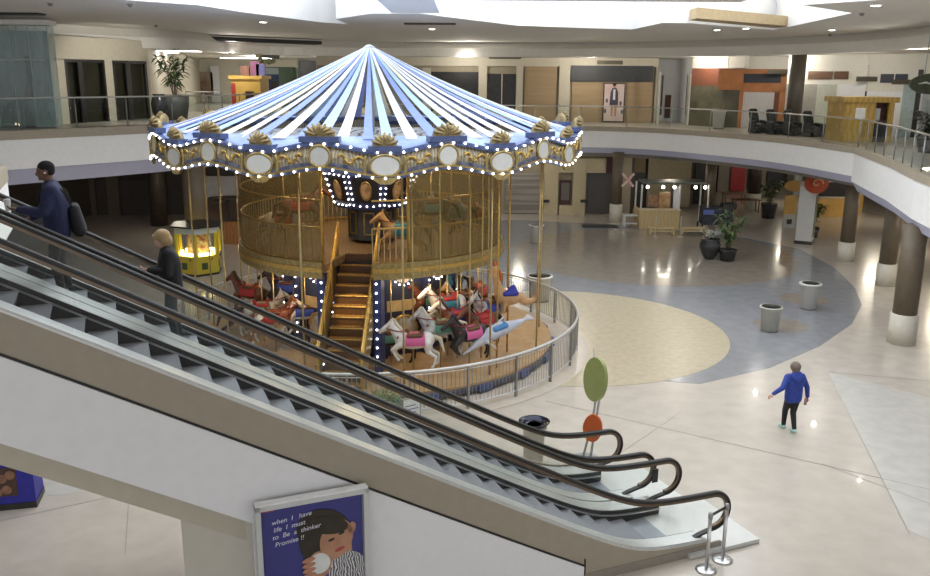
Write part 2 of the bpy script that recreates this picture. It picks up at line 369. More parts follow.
seg(902,915,ZR,7.6,RW[5],RW[6],'window_9',mat('pale blue shop window',(.45,.55,.55),.3),.1,.02)
seg(915,920,ZR,8.2,RW[5],RW[6],'trim_86',dark,.1,.05)
seg(922,990,ZR,7.4,RW[5],RW[6],'window_10',mat('grey shop interior',(.30,.33,.36),.4,c2=(.5,.52,.5),scale=2),.1,.02)
# recess jambs
for i,(a,b) in enumerate([(656,660),(684,690)]):
    panel(a,b,72 if i==0 else 74,128,50.5,'trim_%d'%(87+i),cream,.4)
for i,(a,b) in enumerate([(659.5,663.5),(684.5,687.5)]): panel(a,b,75,115,50.1,'trim_%d'%(89+i),dark,.1)
panel(663,684,73,78,54.4,'trim_91',white,.1); panel(664,671,95,118,54.4,'door_2',mat('maroon door',(.10,.03,.02),.5),.08)
# left hand wall with two dark shop windows, glass lift enclosure
LA,LB=(xat(54,33),33.),(xat(150.5,38.5),38.5)
seg(54,150.5,8.25,ZB+.3,LA,LB,'wall_left_upper',beige,.3)
for i,(a,b) in enumerate([(54,68),(108,115.5),(149.5,151)]): seg(a,b,ZL,8.3,LA,LB,'trim_%d'%(92+i),beige,.3)
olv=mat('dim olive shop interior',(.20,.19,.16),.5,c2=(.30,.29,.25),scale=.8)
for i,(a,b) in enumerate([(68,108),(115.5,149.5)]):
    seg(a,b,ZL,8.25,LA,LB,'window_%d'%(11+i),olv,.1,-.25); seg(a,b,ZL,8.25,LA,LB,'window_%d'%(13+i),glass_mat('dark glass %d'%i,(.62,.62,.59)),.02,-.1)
    seg(a,a+2.5,ZL,8.25,LA,LB,'trim_%d'%(95+i*4),dark,.1); seg(a+13.5,a+18,ZL,8.25,LA,LB,'trim_%d'%(96+i*4),dark,.1,-.02)
    seg(b-2,b,ZL,8.25,LA,LB,'trim_%d'%(97+i*4),dark,.1); seg(a,b,8.18,8.3,LA,LB,'trim_%d'%(98+i*4),dark,.1)
seg(150.5,152,ZL,ZB+.3,LB,(LB[0]-.1,64),'wall_left_corridor',beige,.3)
wallseg('wall_left_corridor_side',LB,(LB[0]-5.5,64),ZL,ZB+.2,beige)
# lower floor walls
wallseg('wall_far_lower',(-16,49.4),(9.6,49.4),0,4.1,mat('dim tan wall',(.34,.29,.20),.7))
wallseg('wall_left_lower',(-40,48),(-9.5,48),0,4.2,darkb)
wallseg('wall_left_lower_near',(-30,26),(-21,47.9),0,4.2,darkb)
wallseg('wall_right_lower',(9.4,60),(50,60),0,4,darkb)
wallseg('wall_right_lower_side',(9.5,49.5),(9.5,60),0,4,darkb)
panel(505,543,172,213,49.3,'window_15',mat('grey slatted shutter',(.20,.18,.16),.5,tex='wave',c2=(.30,.27,.24),scale=2.2,stretch=(.01,.01,2.5)),.06)
bg=mat('yellow beige portal',(.52,.44,.28),.65,var=.04)
panel(543,558.5,158,216,49.3,'trim_110',bg,.35); panel(571,586,158,216,49.3,'trim_111',bg,.35)
panel(543,606,158,172,49.3,'trim_112',bg,.3); panel(558,574,204.5,216,49.3,'trim_113',bg,.5)
panel(559,571,180,204,49.3,'window_16',mat('dark red framed window',(.07,.02,.015),.4),.1); panel(561,569.5,183,200,49.2,'window_17',mat('grey window blind',(.16,.14,.12),.5),.08)
panel(586,612,172,213,49.3,'window_18',mat('dark slatted shutter',(.06,.055,.055),.5,tex='wave',c2=(.09,.085,.08),scale=2.2,stretch=(2.5,.01,.01)),.08)
panel(605,618,156,172,49.3,'trim_114',mat('maroon panel',(.05,.012,.01),.5),.36)
panel(539,549,199.5,202,49.0,'trim_115',dark,.2); panel(580,588,199.5,202,49.0,'trim_116',dark,.2)
panel(645,692,148,206,51.5,'wall_tan_panel',mat('olive tan panel',(.25,.215,.14),.7),.3)
panel(612,646,150,172,51.6,'trim_117',mat('dim ochre band',(.20,.15,.08),.7),.2)
panel(612,646,172,212,51.6,'window_19',dark,.1); panel(692,716,150,206,54,'window_20',dark,.2)
# deep right hand lower hall
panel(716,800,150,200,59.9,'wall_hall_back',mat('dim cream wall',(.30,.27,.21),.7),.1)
panel(729.5,747,155,191,59.7,'trim_118',mat('red shop poster',(.40,.018,.02),.5,var=.05),.1)
panel(731,745,157,166,59.6,'trim_119',mat('pale poster band',(.45,.36,.33),.6),.05); panel(735,741,158,165,59.5,'trim_120',MATS['red shop poster'],.05)
panel(747,757,156,189,59.7,'door_3',mat('dark red door',(.07,.02,.015),.5),.1); panel(766,789,150,186,59.6,'window_21',dark,.15)
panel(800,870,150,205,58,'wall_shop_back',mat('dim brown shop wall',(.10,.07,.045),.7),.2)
panel(806,860,193,206,57.5,'trim_121',mat('pale counter wall',(.55,.52,.48),.6),.2)
panel(790,806,158,215,58.5,'wall_pale_shop_side',mat('pale teal wall',(.45,.49,.48),.6),.2)
panel(818,856,177.5,181.5,46.5,'trim_122',white,.25); panel(818,856,181,196,46.7,'trim_123',mat('dark header',(.03,.022,.018),.5),.2)
# left lower shopfront pilasters
for i,(a,b) in enumerate([(84,94),(112,118),(152,163)]): panel(a,b,165,226,47.9,'trim_%d'%(130+i),mat('dim brown pilaster',(.13,.10,.07),.6),.3)
panel(94,152,180,216,47.9,'window_22',mat('brown shop shutter',(.075,.055,.04),.5,tex='wave',c2=(.05,.035,.025),scale=2,stretch=(2,.1,.1)),.1)
panel(204,240,176,224,47.9,'wall_pale_panel',mat('pale wall panel',(.62,.60,.58),.6),.2)
# round columns: tan shaft, cream base
cn=[0]
def column(x,y,r,z0,z1,hb=1.0,m=None):
    cn[0]+=1
    o=struct(MB().lathe([(r,z0+hb),(r,z1)],28,(x,y,0)).build('column_%d'%cn[0],m or colm,None,True)); 
    if hb: struct(MB().lathe([(r+.05,z0),(r+.05,z0+hb),(r,z0+hb+.01)],28,(x,y,0)).build('column_base_%d'%cn[0],colbase,None,True))
column(13.2,24.6,.34,0,3.6,.92); column(16.75,36.7,.30,0,3.8,.82); column(16.3,32.1,.31,0,3.6,.85); column(8.35,46.9,.30,0,3.8,.95)
column(13.4,46.6,.30,0,3.8,.9); column(-11.25,35.2,.48,0,4.2,1.2); column(17.5,51.5,.38,0,3.6,1.0,darkb)
pc=aY(792,130,42.6); column(pc.x,42.6,.36,ZR,ZB+.1,0,mat('dark taupe column',(.10,.085,.065),.5))
column(-16.2,44.5,.45,0,4.2,0,darkb)
# ------------------------------------------------------------------ escalators
def soft(x): return .5*(x+math.sqrt(x*x+.10))
def zline(s): return 5.97-.584*(s+1.2)
def zr(s):
    z=1.0+soft(zline(s)-1.0)
    return 6.85-soft(6.85-z)
def srange(a,b,n): return [a+(b-a)*i/n for i in range(n+1)]
treadm=mat('ribbed grey step tread',(.22,.225,.25),.45,metal=.3,var=.05,scale=30)
riserm=mat('dark step riser',(.07,.07,.08),.45,metal=.4,var=.1)
skirtm=mat('black skirt panel',(.012,.012,.013),.4,var=.2)
seamm=mat('dark seal strip',(.05,.05,.05),.6)
sidem=mat('tan escalator cladding',(.36,.315,.245),.5,var=.03)
platem=mat('dark comb plate',(.30,.32,.36),.35,metal=.5,var=.06)
landm=mat('pale landing plate',(.62,.62,.60),.35,metal=.3,var=.03)
def sprof(mb,path,w,t,n0):
    rings=[]
    for i,(s,z) in enumerate(path):
        a=path[max(i-1,0)];b=path[min(i+1,len(path)-1)]
        ds,dz=b[0]-a[0],b[1]-a[1];L=math.hypot(ds,dz);ns,nz=-dz/L,ds/L
        h=w/2;r=[]
        for u,v in [(-h,-t*.5),(-h,t*.25),(-h*.6,t*.5),(h*.6,t*.5),(h,t*.25),(h,-t*.5)]:
            r.append(E3(s+ns*v,n0+u,z+nz*v))
        rings.append(r)
    return mb.loft(rings)
def escalator(nA,nB,end,label,near,S0=-3.4):
    base=E3(end-1.0,(nA+nB)/2,0)
    t=thing('escalator',label,'escalator',base)
    inv=-base
    def fin(mb,name,m,sm=False,par=None):
        bmesh.ops.translate(mb.bm,verts=mb.bm.verts,vec=inv if True else 0); return mb.build(name,m,par or t,sm)
    R=.34
    for n0 in (nA,nB):
        path=[(s,zr(s)) for s in srange(S0,end-R,70)]
        arc=[(end-R+R*math.sin(a),zr(end-R)-R+R*math.cos(a)) for a in srange(0.12,PI,14)]
        tail=[(end-R-.22,zr(end)-2*R-.04),(end-R-.45,zr(end)-2*R-.12)]
        fin(sprof(MB(),path+arc+tail,.085,.05,n0),'handrail',black)
        tp=[(s,z-.05) for s,z in path]+[(end-R+(R-.05)*math.sin(a),zr(end-R)-R+(R-.05)*math.cos(a)) for a in srange(.12,PI,14)]
        tag(fin(sprof(MB(),tp,.055,.055,n0),'handrail_guide',bronze),'bronze coloured handrail guide')
        # glass panels
        cuts=[S0+i*1.42 for i in range(int((end-.9-S0)/1.42)+1)]+[end-.06]
        for i in range(len(cuts)-1):
            a,b=cuts[i]+.008,cuts[i+1]-.008; last=i==len(cuts)-2
            ss=srange(a,b if not last else end-R,8)
            top=[(s,zr(s)-.05) for s in ss]
            if last: top+=[(end-R+(R-.05)*math.sin(q),zr(end)-R+(R-.05)*math.cos(q)) for q in srange(.2,PI*.98,10)]
            bot=[(s,zr(s)-.76) for s in srange(a,b if not last else end-R-.1,8)]
            if last: bot[-1]=(end-R-.1,top[-1][1])
            mb=MB(); mb.prism([E3(s,n0-.006,z) for s,z in bot+top[::-1]],EN*.012); fin(mb,'glass_panel',glr)
    # decks and skirts
    for n0,sg in ((nA,1),(nB,-1)):
        inn=.16
        ss=srange(S0,end-.55,60); w0,w1=n0-(.11 if (near and sg>0) else .16),n0+inn
        if sg<0: w0,w1=n0-inn,n0+(.17 if near else .25)
        mb=MB(); mb.loft([[E3(s,w0,zr(s)-.78),E3(s,w1,zr(s)-.78),E3(s,w1,zr(s)-.755),E3(s,w0,zr(s)-.755)] for s in ss]); fin(mb,'deck_board',alu)
        a,b=(n0+inn,n0+inn+.02) if sg>0 else (n0-inn-.02,n0-inn)
        mb=MB(); mb.loft([[E3(s,a,max(zr(s)-1.35,-.0)),E3(s,b,max(zr(s)-1.35,-.0)),E3(s,b,zr(s)-.76),E3(s,a,zr(s)-.76)] for s in ss]); fin(mb,'skirt_panel',skirtm)
        c=n0+inn+.035 if sg>0 else n0-inn-.035
        mb=MB(); mb.loft([[E3(s,c-.015,zr(s)-.85),E3(s,c+.015,zr(s)-.85),E3(s,c+.015,zr(s)-.825),E3(s,c-.015,zr(s)-.825)] for s in ss]); fin(mb,'skirt_brush',steel)
    run=.36; w0,w1=nA+.19,nB-.19; s=-3.0
    if near: fin(MB().prism([E3(end-.62,nB-.02,.62),E3(end-.50,nB-.02,.62),E3(end-.50,nB-.02,.88),E3(end-.62,nB-.02,.88)],EN*.012),'warning_plate',black)
    while s<7.75:
        zt=zr(s+run/2)-.93; zb=zr(s+run*1.5)-.93
        st=fin(MB().prism([E3(s+.0,w0,zt),E3(s+run,w0,zt),E3(s+run,w0,zt-.03),E3(s,w0,zt-.03)],EN*(w1-w0)),'step',treadm)
        if zt-zb>.02:
            mb=MB().prism([E3(s+run-.012,w0,zt-.03),E3(s+run-.05,w0,zb+.0),E3(s+run-.08,w0,zb),E3(s+run-.06,w0,zt-.03)],EN*(w1-w0)); fin(mb,'riser',riserm,par=st)
            st.children[0].matrix_parent_inverse=Matrix.Identity(4)
        s+=run
    fin(MB().prism([E3(7.7,w0,.02),E3(8.25,w0,.02),E3(8.25,w0,.085),E3(7.7,w0,.075)],EN*(w1-w0)),'comb_plate',platem)
    fin(MB().prism([E3(8.25,nA-.2,.01),E3(end+.55,nA-.2,.01),E3(end+.55,nA-.2,.08),E3(8.25,nA-.2,.08)],EN*(nB-nA+.4)),'landing_plate',landm)
    # body: side cladding and truss
    n_out=nA-.10 if near else nA-.10
    ss=srange(S0,end-.5,60)
    if near:
        mb=MB(); mb.loft([[E3(s,n_out-.02,(zr(s)-1.31) if s<6.28 else 0.),E3(s,n_out+.05,(zr(s)-1.31) if s<6.28 else 0.),E3(s,n_out+.05,zr(s)-.80),E3(s,n_out-.02,zr(s)-.80)] for s in sorted(ss+[6.27,6.29])]); fin(mb,'side_cladding',sidem)
        mb=MB(); mb.loft([[E3(s,n_out-.03,zr(s)-.81),E3(s,n_out+.04,zr(s)-.81),E3(s,n_out+.04,zr(s)-.775),E3(s,n_out-.03,zr(s)-.775)] for s in ss]); fin(mb,'trim_strip',alu)
        mb=MB(); mb.loft([[E3(s,n_out-.03,zr(s)-1.34),E3(s,n_out+.04,zr(s)-1.34),E3(s,n_out+.04,zr(s)-1.305),E3(s,n_out-.03,zr(s)-1.305)] for s in srange(S0,6.28,50)]); fin(mb,'shadow_gap',black)
        mb=MB(); mb.prism([E3(6.28,n_out-.03,0),E3(end-.2,n_out-.03,0),E3(end-.2,n_out-.03,.16),E3(6.28,n_out-.03,.16)],EN*.05); fin(mb,'plinth',mat('grey tan plinth',(.27,.24,.20),.6))
        mb=MB(); mb.prism([E3(6.285,n_out-.03,0),E3(6.31,n_out-.03,0),E3(6.31,n_out-.03,.42),E3(6.285,n_out-.03,.43)],EN*.05); fin(mb,'corner_strip',black)
    # truss underneath, tan soffit
    nb0,nb1=(n_out+.06,nB+.17) if near else (nA-.16,nB+.25)
    lo=lambda s: max(0.,zr(s)-(2.75 if near else 2.3))
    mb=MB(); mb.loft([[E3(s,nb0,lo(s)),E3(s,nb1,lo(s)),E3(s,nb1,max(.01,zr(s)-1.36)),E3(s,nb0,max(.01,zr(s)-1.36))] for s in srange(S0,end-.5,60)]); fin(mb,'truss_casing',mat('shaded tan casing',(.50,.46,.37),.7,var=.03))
    if not near:
        mb=MB(); mb.loft([[E3(s,nb1-.05,max(.0,zr(s)-1.4)),E3(s,nb1,max(0.,zr(s)-1.4)),E3(s,nb1,zr(s)-.72),E3(s,nb1-.05,zr(s)-.72)] for s in srange(S0,end-.5,60)]); fin(mb,'side_cladding',sidem)
    return t
escA=escalator(10.35,11.70,9.14,'empty near escalator with bronze rails, tan side panel and grey steps','near')
escB=escalator(12.07,13.2,8.84,'farther escalator carrying the two people upwards',False)
# white front cladding and pier under the escalators
ww=mat('white painted cladding',(.82,.82,.84),.6,var=.015)
ss=srange(-3.4,1.28,24); up=[E3(s,10.2,zr(s)-1.34) for s in srange(-3.4,6.27,50)]
dn=[E3(6.27,10.2,0),E3(1.28,10.2,0)]+[E3(s,10.2,zr(s)-2.42) for s in ss[::-1]]
struct(MB().prism(up+dn,EN*.07).build('wall_escalator_front',ww))
pier=mat('cream pier paint',(.56,.53,.46),.7,var=.02)
struct(MB().prism([E3(.42,10.42,0),E3(1.28,10.3,0),E3(3.0,10.3,0),E3(3.0,12.8,0),E3(.55,12.8,0)],(0,0,2.6)).build('wall_escalator_pier',pier)) 
# ------------------------------------------------------------------ poster case
P0=E3(1.29,9.98,0)
t=thing('poster_case','silver framed blue poster of a dark haired child on the white escalator wall','poster',P0,AZ)
Wp,Zt,Zb=1.48,2.42,.35
fr=MB()
fr.box((.035,.06,(Zt+Zb)/2),(.07,.14,Zt-Zb)); fr.box((Wp-.035,.06,(Zt+Zb)/2),(.07,.14,Zt-Zb)); fr.box((Wp/2,.06,Zt-.035),(Wp,.14,.07)); fr.box((Wp/2,.06,Zb+.035),(Wp,.14,.07)); fr.box((Wp/2,.1,(Zt+Zb)/2),(Wp-.02,.05,Zt-Zb-.02))
fr.build('frame',mat('satin silver frame',(.62,.64,.64),.4,metal=.4,var=.03),t,bevel=.006)
MB().box((Wp/2,.055,Zt+.012),(Wp-.01,.12,.022)).build('top_cover',mat('white gloss strip',(.85,.85,.86),.3),t)
pb=MB().box((Wp/2,.06,(Zt+Zb)/2),(Wp-.16,.012,Zt-Zb-.16)).build('poster_sheet',mat('deep blue poster',(.045,.045,.22),.35,var=.05),t)
MB().box((.17,.052,Zt-.095),(.15,.006,.035)).build('red_tab',mat('red label',(.5,.07,.04),.5),t)
def flat(name,pts,y,m): return MB().prism([(x,y,z) for x,z in pts],(0,-.003,0)).build(name,m,pb)
def ell(cx,cz,a,b,n=28,rot=0):
    return [(cx+a*math.cos(q)*math.cos(rot)-b*math.sin(q)*math.sin(rot),cz+a*math.cos(q)*math.sin(rot)+b*math.sin(q)*math.cos(rot)) for q in [2*PI*i/n for i in range(n)]]
sk=mat('printed skin',(.50,.27,.17),.5,c2=(.40,.20,.12),scale=3); hm=mat('printed dark hair',(.028,.022,.012),.5,var=.2)
def flatx(name,x,z,*a,**k): pass
hx=Wp-.52
flat('printed_neck',[(hx-.05,Zt-.75),(hx+.28,Zt-.68),(hx+.30,Zt-1.12),(hx-.1,Zt-1.12)],.049,sk)
flat('printed_shirt',ell(hx+.22,Zt-1.16,.26,.27),.046,mat('printed striped shirt',(.75,.75,.76),.5,c2=(.12,.12,.14),tex='wave',scale=9,lo=.3,hi=.34))
flat('printed_hair',ell(hx-.08,Zt-.52,.38,.30,rot=-.5),.045,hm)
flat('printed_face',ell(hx+.08,Zt-.68,.22,.29,rot=-.3),.042,sk)
flat('printed_ear',ell(hx+.29,Zt-.55,.055,.085,rot=-.2),.042,sk)
flat('printed_fringe',ell(hx-.03,Zt-.45,.28,.13,rot=-.25),.039,hm); flat('printed_side_hair',ell(hx-.28,Zt-.68,.13,.25,rot=.15),.039,hm)
for dx,dz in ((.01,-.67),(.15,-.60)): flat('printed_eye',ell(hx+dx,Zt+dz,.045,.018,rot=.3),.037,mat('printed eye',(.03,.02,.02),.4))
flat('printed_nose',ell(hx+.10,Zt-.72,.03,.05),.037,mat('printed nose shade',(.42,.2,.13),.5))
flat('printed_mouth',ell(hx+.12,Zt-.83,.07,.028,rot=.3),.037,mat('printed lips',(.42,.07,.07),.5))
flat('printed_hand',ell(hx-.16,Zt-1.0,.16,.20),.036,sk)
for i in range(4): flat('printed_finger',ell(hx-.30+.0*i,Zt-.90-.075*i,.09,.036,rot=.2),.0335,mat('printed finger',(.47,.22,.14),.5))
flat('printed_white_ball',ell(hx-.16,Zt-.98,.145,.15),.034,mat('printed white ball',(.72,.74,.73),.5,var=.08))
tw=mat('white handwriting',(.72,.72,.85),.5)
for i,(ln,x) in enumerate([('when  I   have',.20),('life  I  must',.22),('to  Be  a  thinker',.20),('Promise !!',.23)]):
    text(ln,'handwriting',.092,tw,pb,Matrix.Translation((x,.029,Zt-.30-.105*i))@Matrix.Rotation(PI/2,4,'X')@Matrix.Rotation(.10,4,'Z'),shear=.25,ext=.001)
# ------------------------------------------------------------------ stanchions
for i,(x,y,lb) in enumerate([(3.93,12.25,'steel stanchion post nearest the camera at the near escalator foot'),(4.28,12.55,'second steel stanchion post, just behind the front one')]):
    t=thing('stanchion',lb,'stanchion',(x,y,0),0,'queue stanchions')
    MB().lathe([(.17,0),(.17,.015),(.14,.03),(.04,.045)],28).build('base',steel,t,True)
    MB().lathe([(.03,.04),(.03,.95)],14).build('post',steel,t,True)
    MB().lathe([(.038,.92),(.038,1.0),(.03,1.02)],14).build('belt_head',dsteel,t,True)
    if i==0:
        MB().box((.175,.15,.97),(.46,.012,.05),rz=math.atan2(.3,.35)).build('belt',black,t)
# ------------------------------------------------------------------ people
def skinm(n,c): return mat(n,c,.5,var=.05)
Ry=lambda a: Matrix.Rotation(a,4,'Y')
def hand(parts,wrist,d,palm,r=.0105,grip=.5,thumb=1):
    """palm plus five bent fingers; d points along the forearm, palm is the palm normal"""
    d=Vector(d).normalized(); pn=Vector(palm); pn=(pn-d*pn.dot(d)).normalized(); sd=d.cross(pn)
    w=Vector(wrist); k=w+d*.085
    parts.append(('h',[(w,.024),(k+sd*.028,.016),(k-sd*.028,.015),(w+d*.03+sd*.02,.018)]))
    for i,(o,l) in enumerate([(.030,.068),(.011,.078),(-.009,.073),(-.028,.058)]):
        a=k+sd*o; d1=(d*math.cos(grip*.7)+pn*math.sin(grip*.7)); b=a+d1*l*.5; d2=(d*math.cos(grip*1.9)+pn*math.sin(grip*1.9)); e=b+d2*l*.5
        parts.append(('c',a,r,b,r*.9)); parts.append(('c',b,r*.9,e,r*.75))
    a=w+d*.03+sd*.026*thumb; b=a+(d*.55+sd*.75*thumb+pn*.35).normalized()*.045; e=b+(d*.8+pn*.5).normalized()*.03
    parts.append(('c',a,r*1.25,b,r*1.1)); parts.append(('c',b,r*1.1,e,r*.85))
def head(parts,c,fw,s=1.0):
    """skull, jaw, nose, ears, brow around centre c, looking along fw"""
    f=Vector(fw).normalized(); l=Vector((0,0,1)).cross(f).normalized(); u=f.cross(l); c=Vector(c)
    M=Matrix((f,l,u)).transposed().to_4x4()
    parts+= [('e',c+u*.02-f*.012,(.098*s,.077*s,.105*s),M),('e',c-u*.05*s+f*.025*s,(.066*s,.056*s,.075*s),M),
      ('c',c+f*.085*s-u*.0*s,.011*s,c+f*.106*s-u*.03*s,.014*s),('c',c+f*.082*s+l*.032*s+u*.018*s,.012*s,c+f*.082*s-l*.032*s+u*.018*s,.012*s),
      ('c',c+f*.088*s+l*.018*s-u*.062*s,.008*s,c+f*.088*s-l*.018*s-u*.062*s,.008*s),('e',c+f*.072*s-u*.098*s,(.022*s,.025*s,.018*s),M)]
    for q in (1,-1): parts.append(('e',c+l*.078*s*q-u*.012*s-f*.01,(.02*s,.01*s,.032*s),M))
    return f,l,u
def person(loc,rz,label,J,skin,top,pants,shoe,hairm,hair,bulk=None):
    """J: joints in local metres, x forward, y left, z up"""
    t=thing('person',label,'person',loc,rz); V={k:Vector(v) for k,v in J.items()}
    fw=V.get('look',Vector((1,0,0)))
    # body
    B=[]; f,l,u=head(B,V['head'],fw)
    B.append(('c',V['head']-u*.06-f*.02,.052,V['neck']-Vector((0,0,.03)),.06))
    B.append(('h',[(V['neck'],.06),(V['shL'],.055),(V['shR'],.055),(V['chest']+Vector((0,.07,0)),.10),(V['chest']-Vector((0,.07,0)),.10)]))
    B.append(('h',[(V['chest']+Vector((0,.07,0)),.10),(V['chest']-Vector((0,.07,0)),.10),(V['pel']+Vector((0,.075,0)),.10),(V['pel']-Vector((0,.075,0)),.10)]))
    for s in 'LR':
        B+= [('c',V['sh'+s],.05,V['el'+s],.038),('c',V['el'+s],.038,V['wr'+s],.027),('c',V['hip'+s],.085,V['kn'+s],.055),('c',V['kn'+s],.053,V['an'+s],.036),
             ('c',V['an'+s]-Vector((0,0,.03)),.036,V['toe'+s],.028)]
        hd=V['hd'+s] if 'hd'+s in V else (V['wr'+s]-V['el'+s])
        hand(B,V['wr'+s],hd,V.get('pl'+s,Vector((0,-1 if s=='L' else 1,0))),grip=J.get('gr'+s,(.55,))[0] if 'gr'+s in J else .55,thumb=1 if s=='L' else -1)
    blob(B,'body',skin,t,.0105,2)
    # jacket
    G=[('h',[(V['neck']-Vector((0,0,.035)),.075),(V['shL'],.075),(V['shR'],.075),(V['chest']+Vector((0,.08,0)),.125),(V['chest']-Vector((0,.08,0)),.125)]),
       ('h',[(V['chest']+Vector((0,.08,0)),.125),(V['chest']-Vector((0,.08,0)),.125),(V['hem']+Vector((0,.085,0)),.115),(V['hem']-Vector((0,.085,0)),.115)])]
    for s in 'LR':
        cuff=V['el'+s].lerp(V['wr'+s],.94)
        G+= [('c',V['sh'+s],.073,V['el'+s],.06),('c',V['el'+s],.06,cuff,.046)]
    if bulk: G=[(g[0],[(c_*1.0,r_*bulk) for c_,r_ in g[1]]) if g[0]=='h' else ('c',g[1],g[2]*bulk**.7,g[3],g[4]*bulk**.5) for g in G]
    jk=blob(G,'jacket',top,t,.016,3)
    Gp=[('h',[(V['pel']+Vector((0,.075,.02)),.112),(V['pel']-Vector((0,.075,-.02)),.112),(V['hipL'],.10),(V['hipR'],.10)])]
    for s in 'LR': Gp+= [('c',V['hip'+s],.10,V['kn'+s],.068),('c',V['kn'+s],.068,V['an'+s]+Vector((0,0,.01)),.05)]
    blob(Gp,'trousers',pants,t,.015,3)
    for s in 'LR':
        a=V['an'+s]-Vector((0,0,.035)); tt=V['toe'+s]; d=(tt-a); d.z=0; d=d.normalized() if d.length>.01 else f
        o=blob([('h',[(a-d*.04,.042),(a+Vector((0,0,.02)),.045),(tt,.036),(a+d*.09,.044)])],'shoe',shoe,t,.011,2)
    hp=hair(V['head'],f,l,u)
    blob(hp,'hair',hairm,t,.011,2)
    return t,V,(f,l,u)
# man going up, facing -s
zs=lambda s: zr(s)-.93
def upJ(lean=0.): pass
s0=-.78; sm=s0
mJ=dict(head=(.05,0,1.66),neck=(.0,0,1.50),chest=(-.01,0,1.25),pel=(-.04,0,.94),hem=(-.03,0,.86),shL=(.0,.19,1.42),shR=(.0,-.19,1.42),
 elL=(.10,.25,1.15),wrL=(.36,.22,1.20),elR=(.06,-.27,1.14),wrR=(.26,-.20,1.02),hipL=(-.03,.095,.90),hipR=(-.05,-.095,.90),knL=(.05,.11,.50),knR=(.0,-.10,.49),
 anL=(.0,.11,.085),anR=(-.08,-.10,.085),toeL=(.14,.12,.045),toeR=(.06,-.11,.045),look=(1,0,-.12),plL=(0,-.3,1))
def hairMan(c,f,l,u):
    M=Matrix((f,l,u)).transposed().to_4x4()
    return [('e',c+u*.042-f*.022,(.100,.082,.095),M),('e',c+u*.01-f*.045,(.072,.078,.085),M)]
darkskin=skinm('brown skin',(.16,.08,.05)); fairskin=skinm('fair skin',(.55,.33,.24))
navyc=mat('navy knit',(.018,.022,.075),.8,var=.15,scale=30,bump=.2); blackc=mat('black cloth',(.014,.014,.016),.85,var=.2,scale=25); dkt=mat('charcoal trousers',(.028,.03,.034),.85,var=.15,scale=25)
man,V,fr_=person(E3(s0,12.63,zs(s0)),AZ+PI,'person in navy sweater with a dark backpack riding up, white cup in hand',mJ,darkskin,navyc,blackc,black,mat('black cropped hair',(.008,.008,.009),.9),hairMan,bulk=1.28)
man.scale=(1.1,1.1,1.01); bpy.context.view_layer.update()
f,l,u=fr_
ebm=mat('white plastic',(.8,.8,.8),.4)
MB().sph(V['head']-l*.088-u*.015,.013).cyl(V['head']-l*.09-u*.015,V['head']-l*.088-u*.05+f*.01,.007,.006).build('earbud',ebm,man,True)
MB().sph(V['head']+l*.088-u*.015,.013).build('earbud',ebm,man,True)
bp_=blob([('h',[((-.23,.10,1.16),.06),((-.23,-.10,1.16),.06),((-.27,.11,.86),.085),((-.27,-.11,.86),.085)])],'backpack',mat('dark backpack fabric',(.015,.016,.02),.8,bump=.2),man,.02,3)
bp_.name='strap_bag'; bp_['label']='dark backpack on his back'
for q in (.12,-.12): MB().tube([(-.22,q,1.14),(-.15,q,1.38),(-.04,q,1.50),(.12,q,1.42),(.15,q,1.25),(-.02,q*1.3,1.0),(-.18,q,.92)],.016,6,flat=1.).build('shoulder_strap',blackc,bp_,True)
cp=thing('paper_cup','white paper cup with a lid held by the man on the escalator','cup',man.matrix_world@Vector((.475,.185,1.185)))
MB().lathe([(.030,0),(.042,.13)],20).build('cup_body',paper,cp,True); MB().lathe([(.045,.13),(.045,.14),(.038,.15),(.038,.155)],20).build('lid',ebm,cp,True)
# woman
s1=.62
wJ=dict(head=(.06,0,1.52),neck=(.0,0,1.385),chest=(-.015,0,1.17),pel=(-.03,0,.88),hem=(-.03,0,.80),shL=(.0,.165,1.32),shR=(.0,-.165,1.32),
 elL=(.03,.23,1.06),wrL=(.25,.10,1.10),elR=(.02,-.23,1.05),wrR=(.24,-.06,1.06),hipL=(-.03,.085,.85),hipR=(-.03,-.085,.85),knL=(.03,.09,.47),knR=(-.01,-.09,.46),
 anL=(-.02,.09,.08),anR=(-.08,-.09,.08),toeL=(.11,.10,.04),toeR=(.05,-.10,.04),look=(1,0,-.45),plL=(0,-.6,1),plR=(0,.6,1))
def hairW(c,f,l,u):
    M=Matrix((f,l,u)).transposed().to_4x4()
    return [('e',c+u*.045-f*.03,(.112,.098,.10),M),('e',c-f*.055-u*.03,(.08,.09,.10),M),('e',c+l*.075-u*.02-f*.02,(.055,.028,.085),M),('e',c-l*.075-u*.02-f*.02,(.055,.028,.085),M),('e',c+f*.06+u*.085,(.04,.065,.03),M)]
blond=mat('blond hair',(.46,.33,.16),.6,c2=(.25,.16,.07),tex='wave',scale=25)
woman,Vw,_=person(E3(s1,12.6,zs(s1)),AZ+PI,'person with short blond hair in a black jacket looking down at a phone',wJ,fairskin,blackc,mat('dark teal trousers',(.025,.04,.045),.85,var=.15),black,blond,hairW,bulk=1.18)
woman.scale=(1.06,1.06,.97); bpy.context.view_layer.update()
ph=thing('phone','dark phone in the hands of the blond woman on the escalator','phone',woman.matrix_world@Vector((.37,.02,1.12)),AZ+PI)
MB().box((0,0,0),(.15,.075,.010),M=Matrix.Rotation(-.5,4,'Y')).build('case',black,ph); MB().box((0,0,.006),(.14,.068,.002),M=Matrix.Rotation(-.5,4,'Y')@Matrix.Translation((0,0,.007))).build('screen',mat('phone screen',(.1,.12,.15),.2),ph)
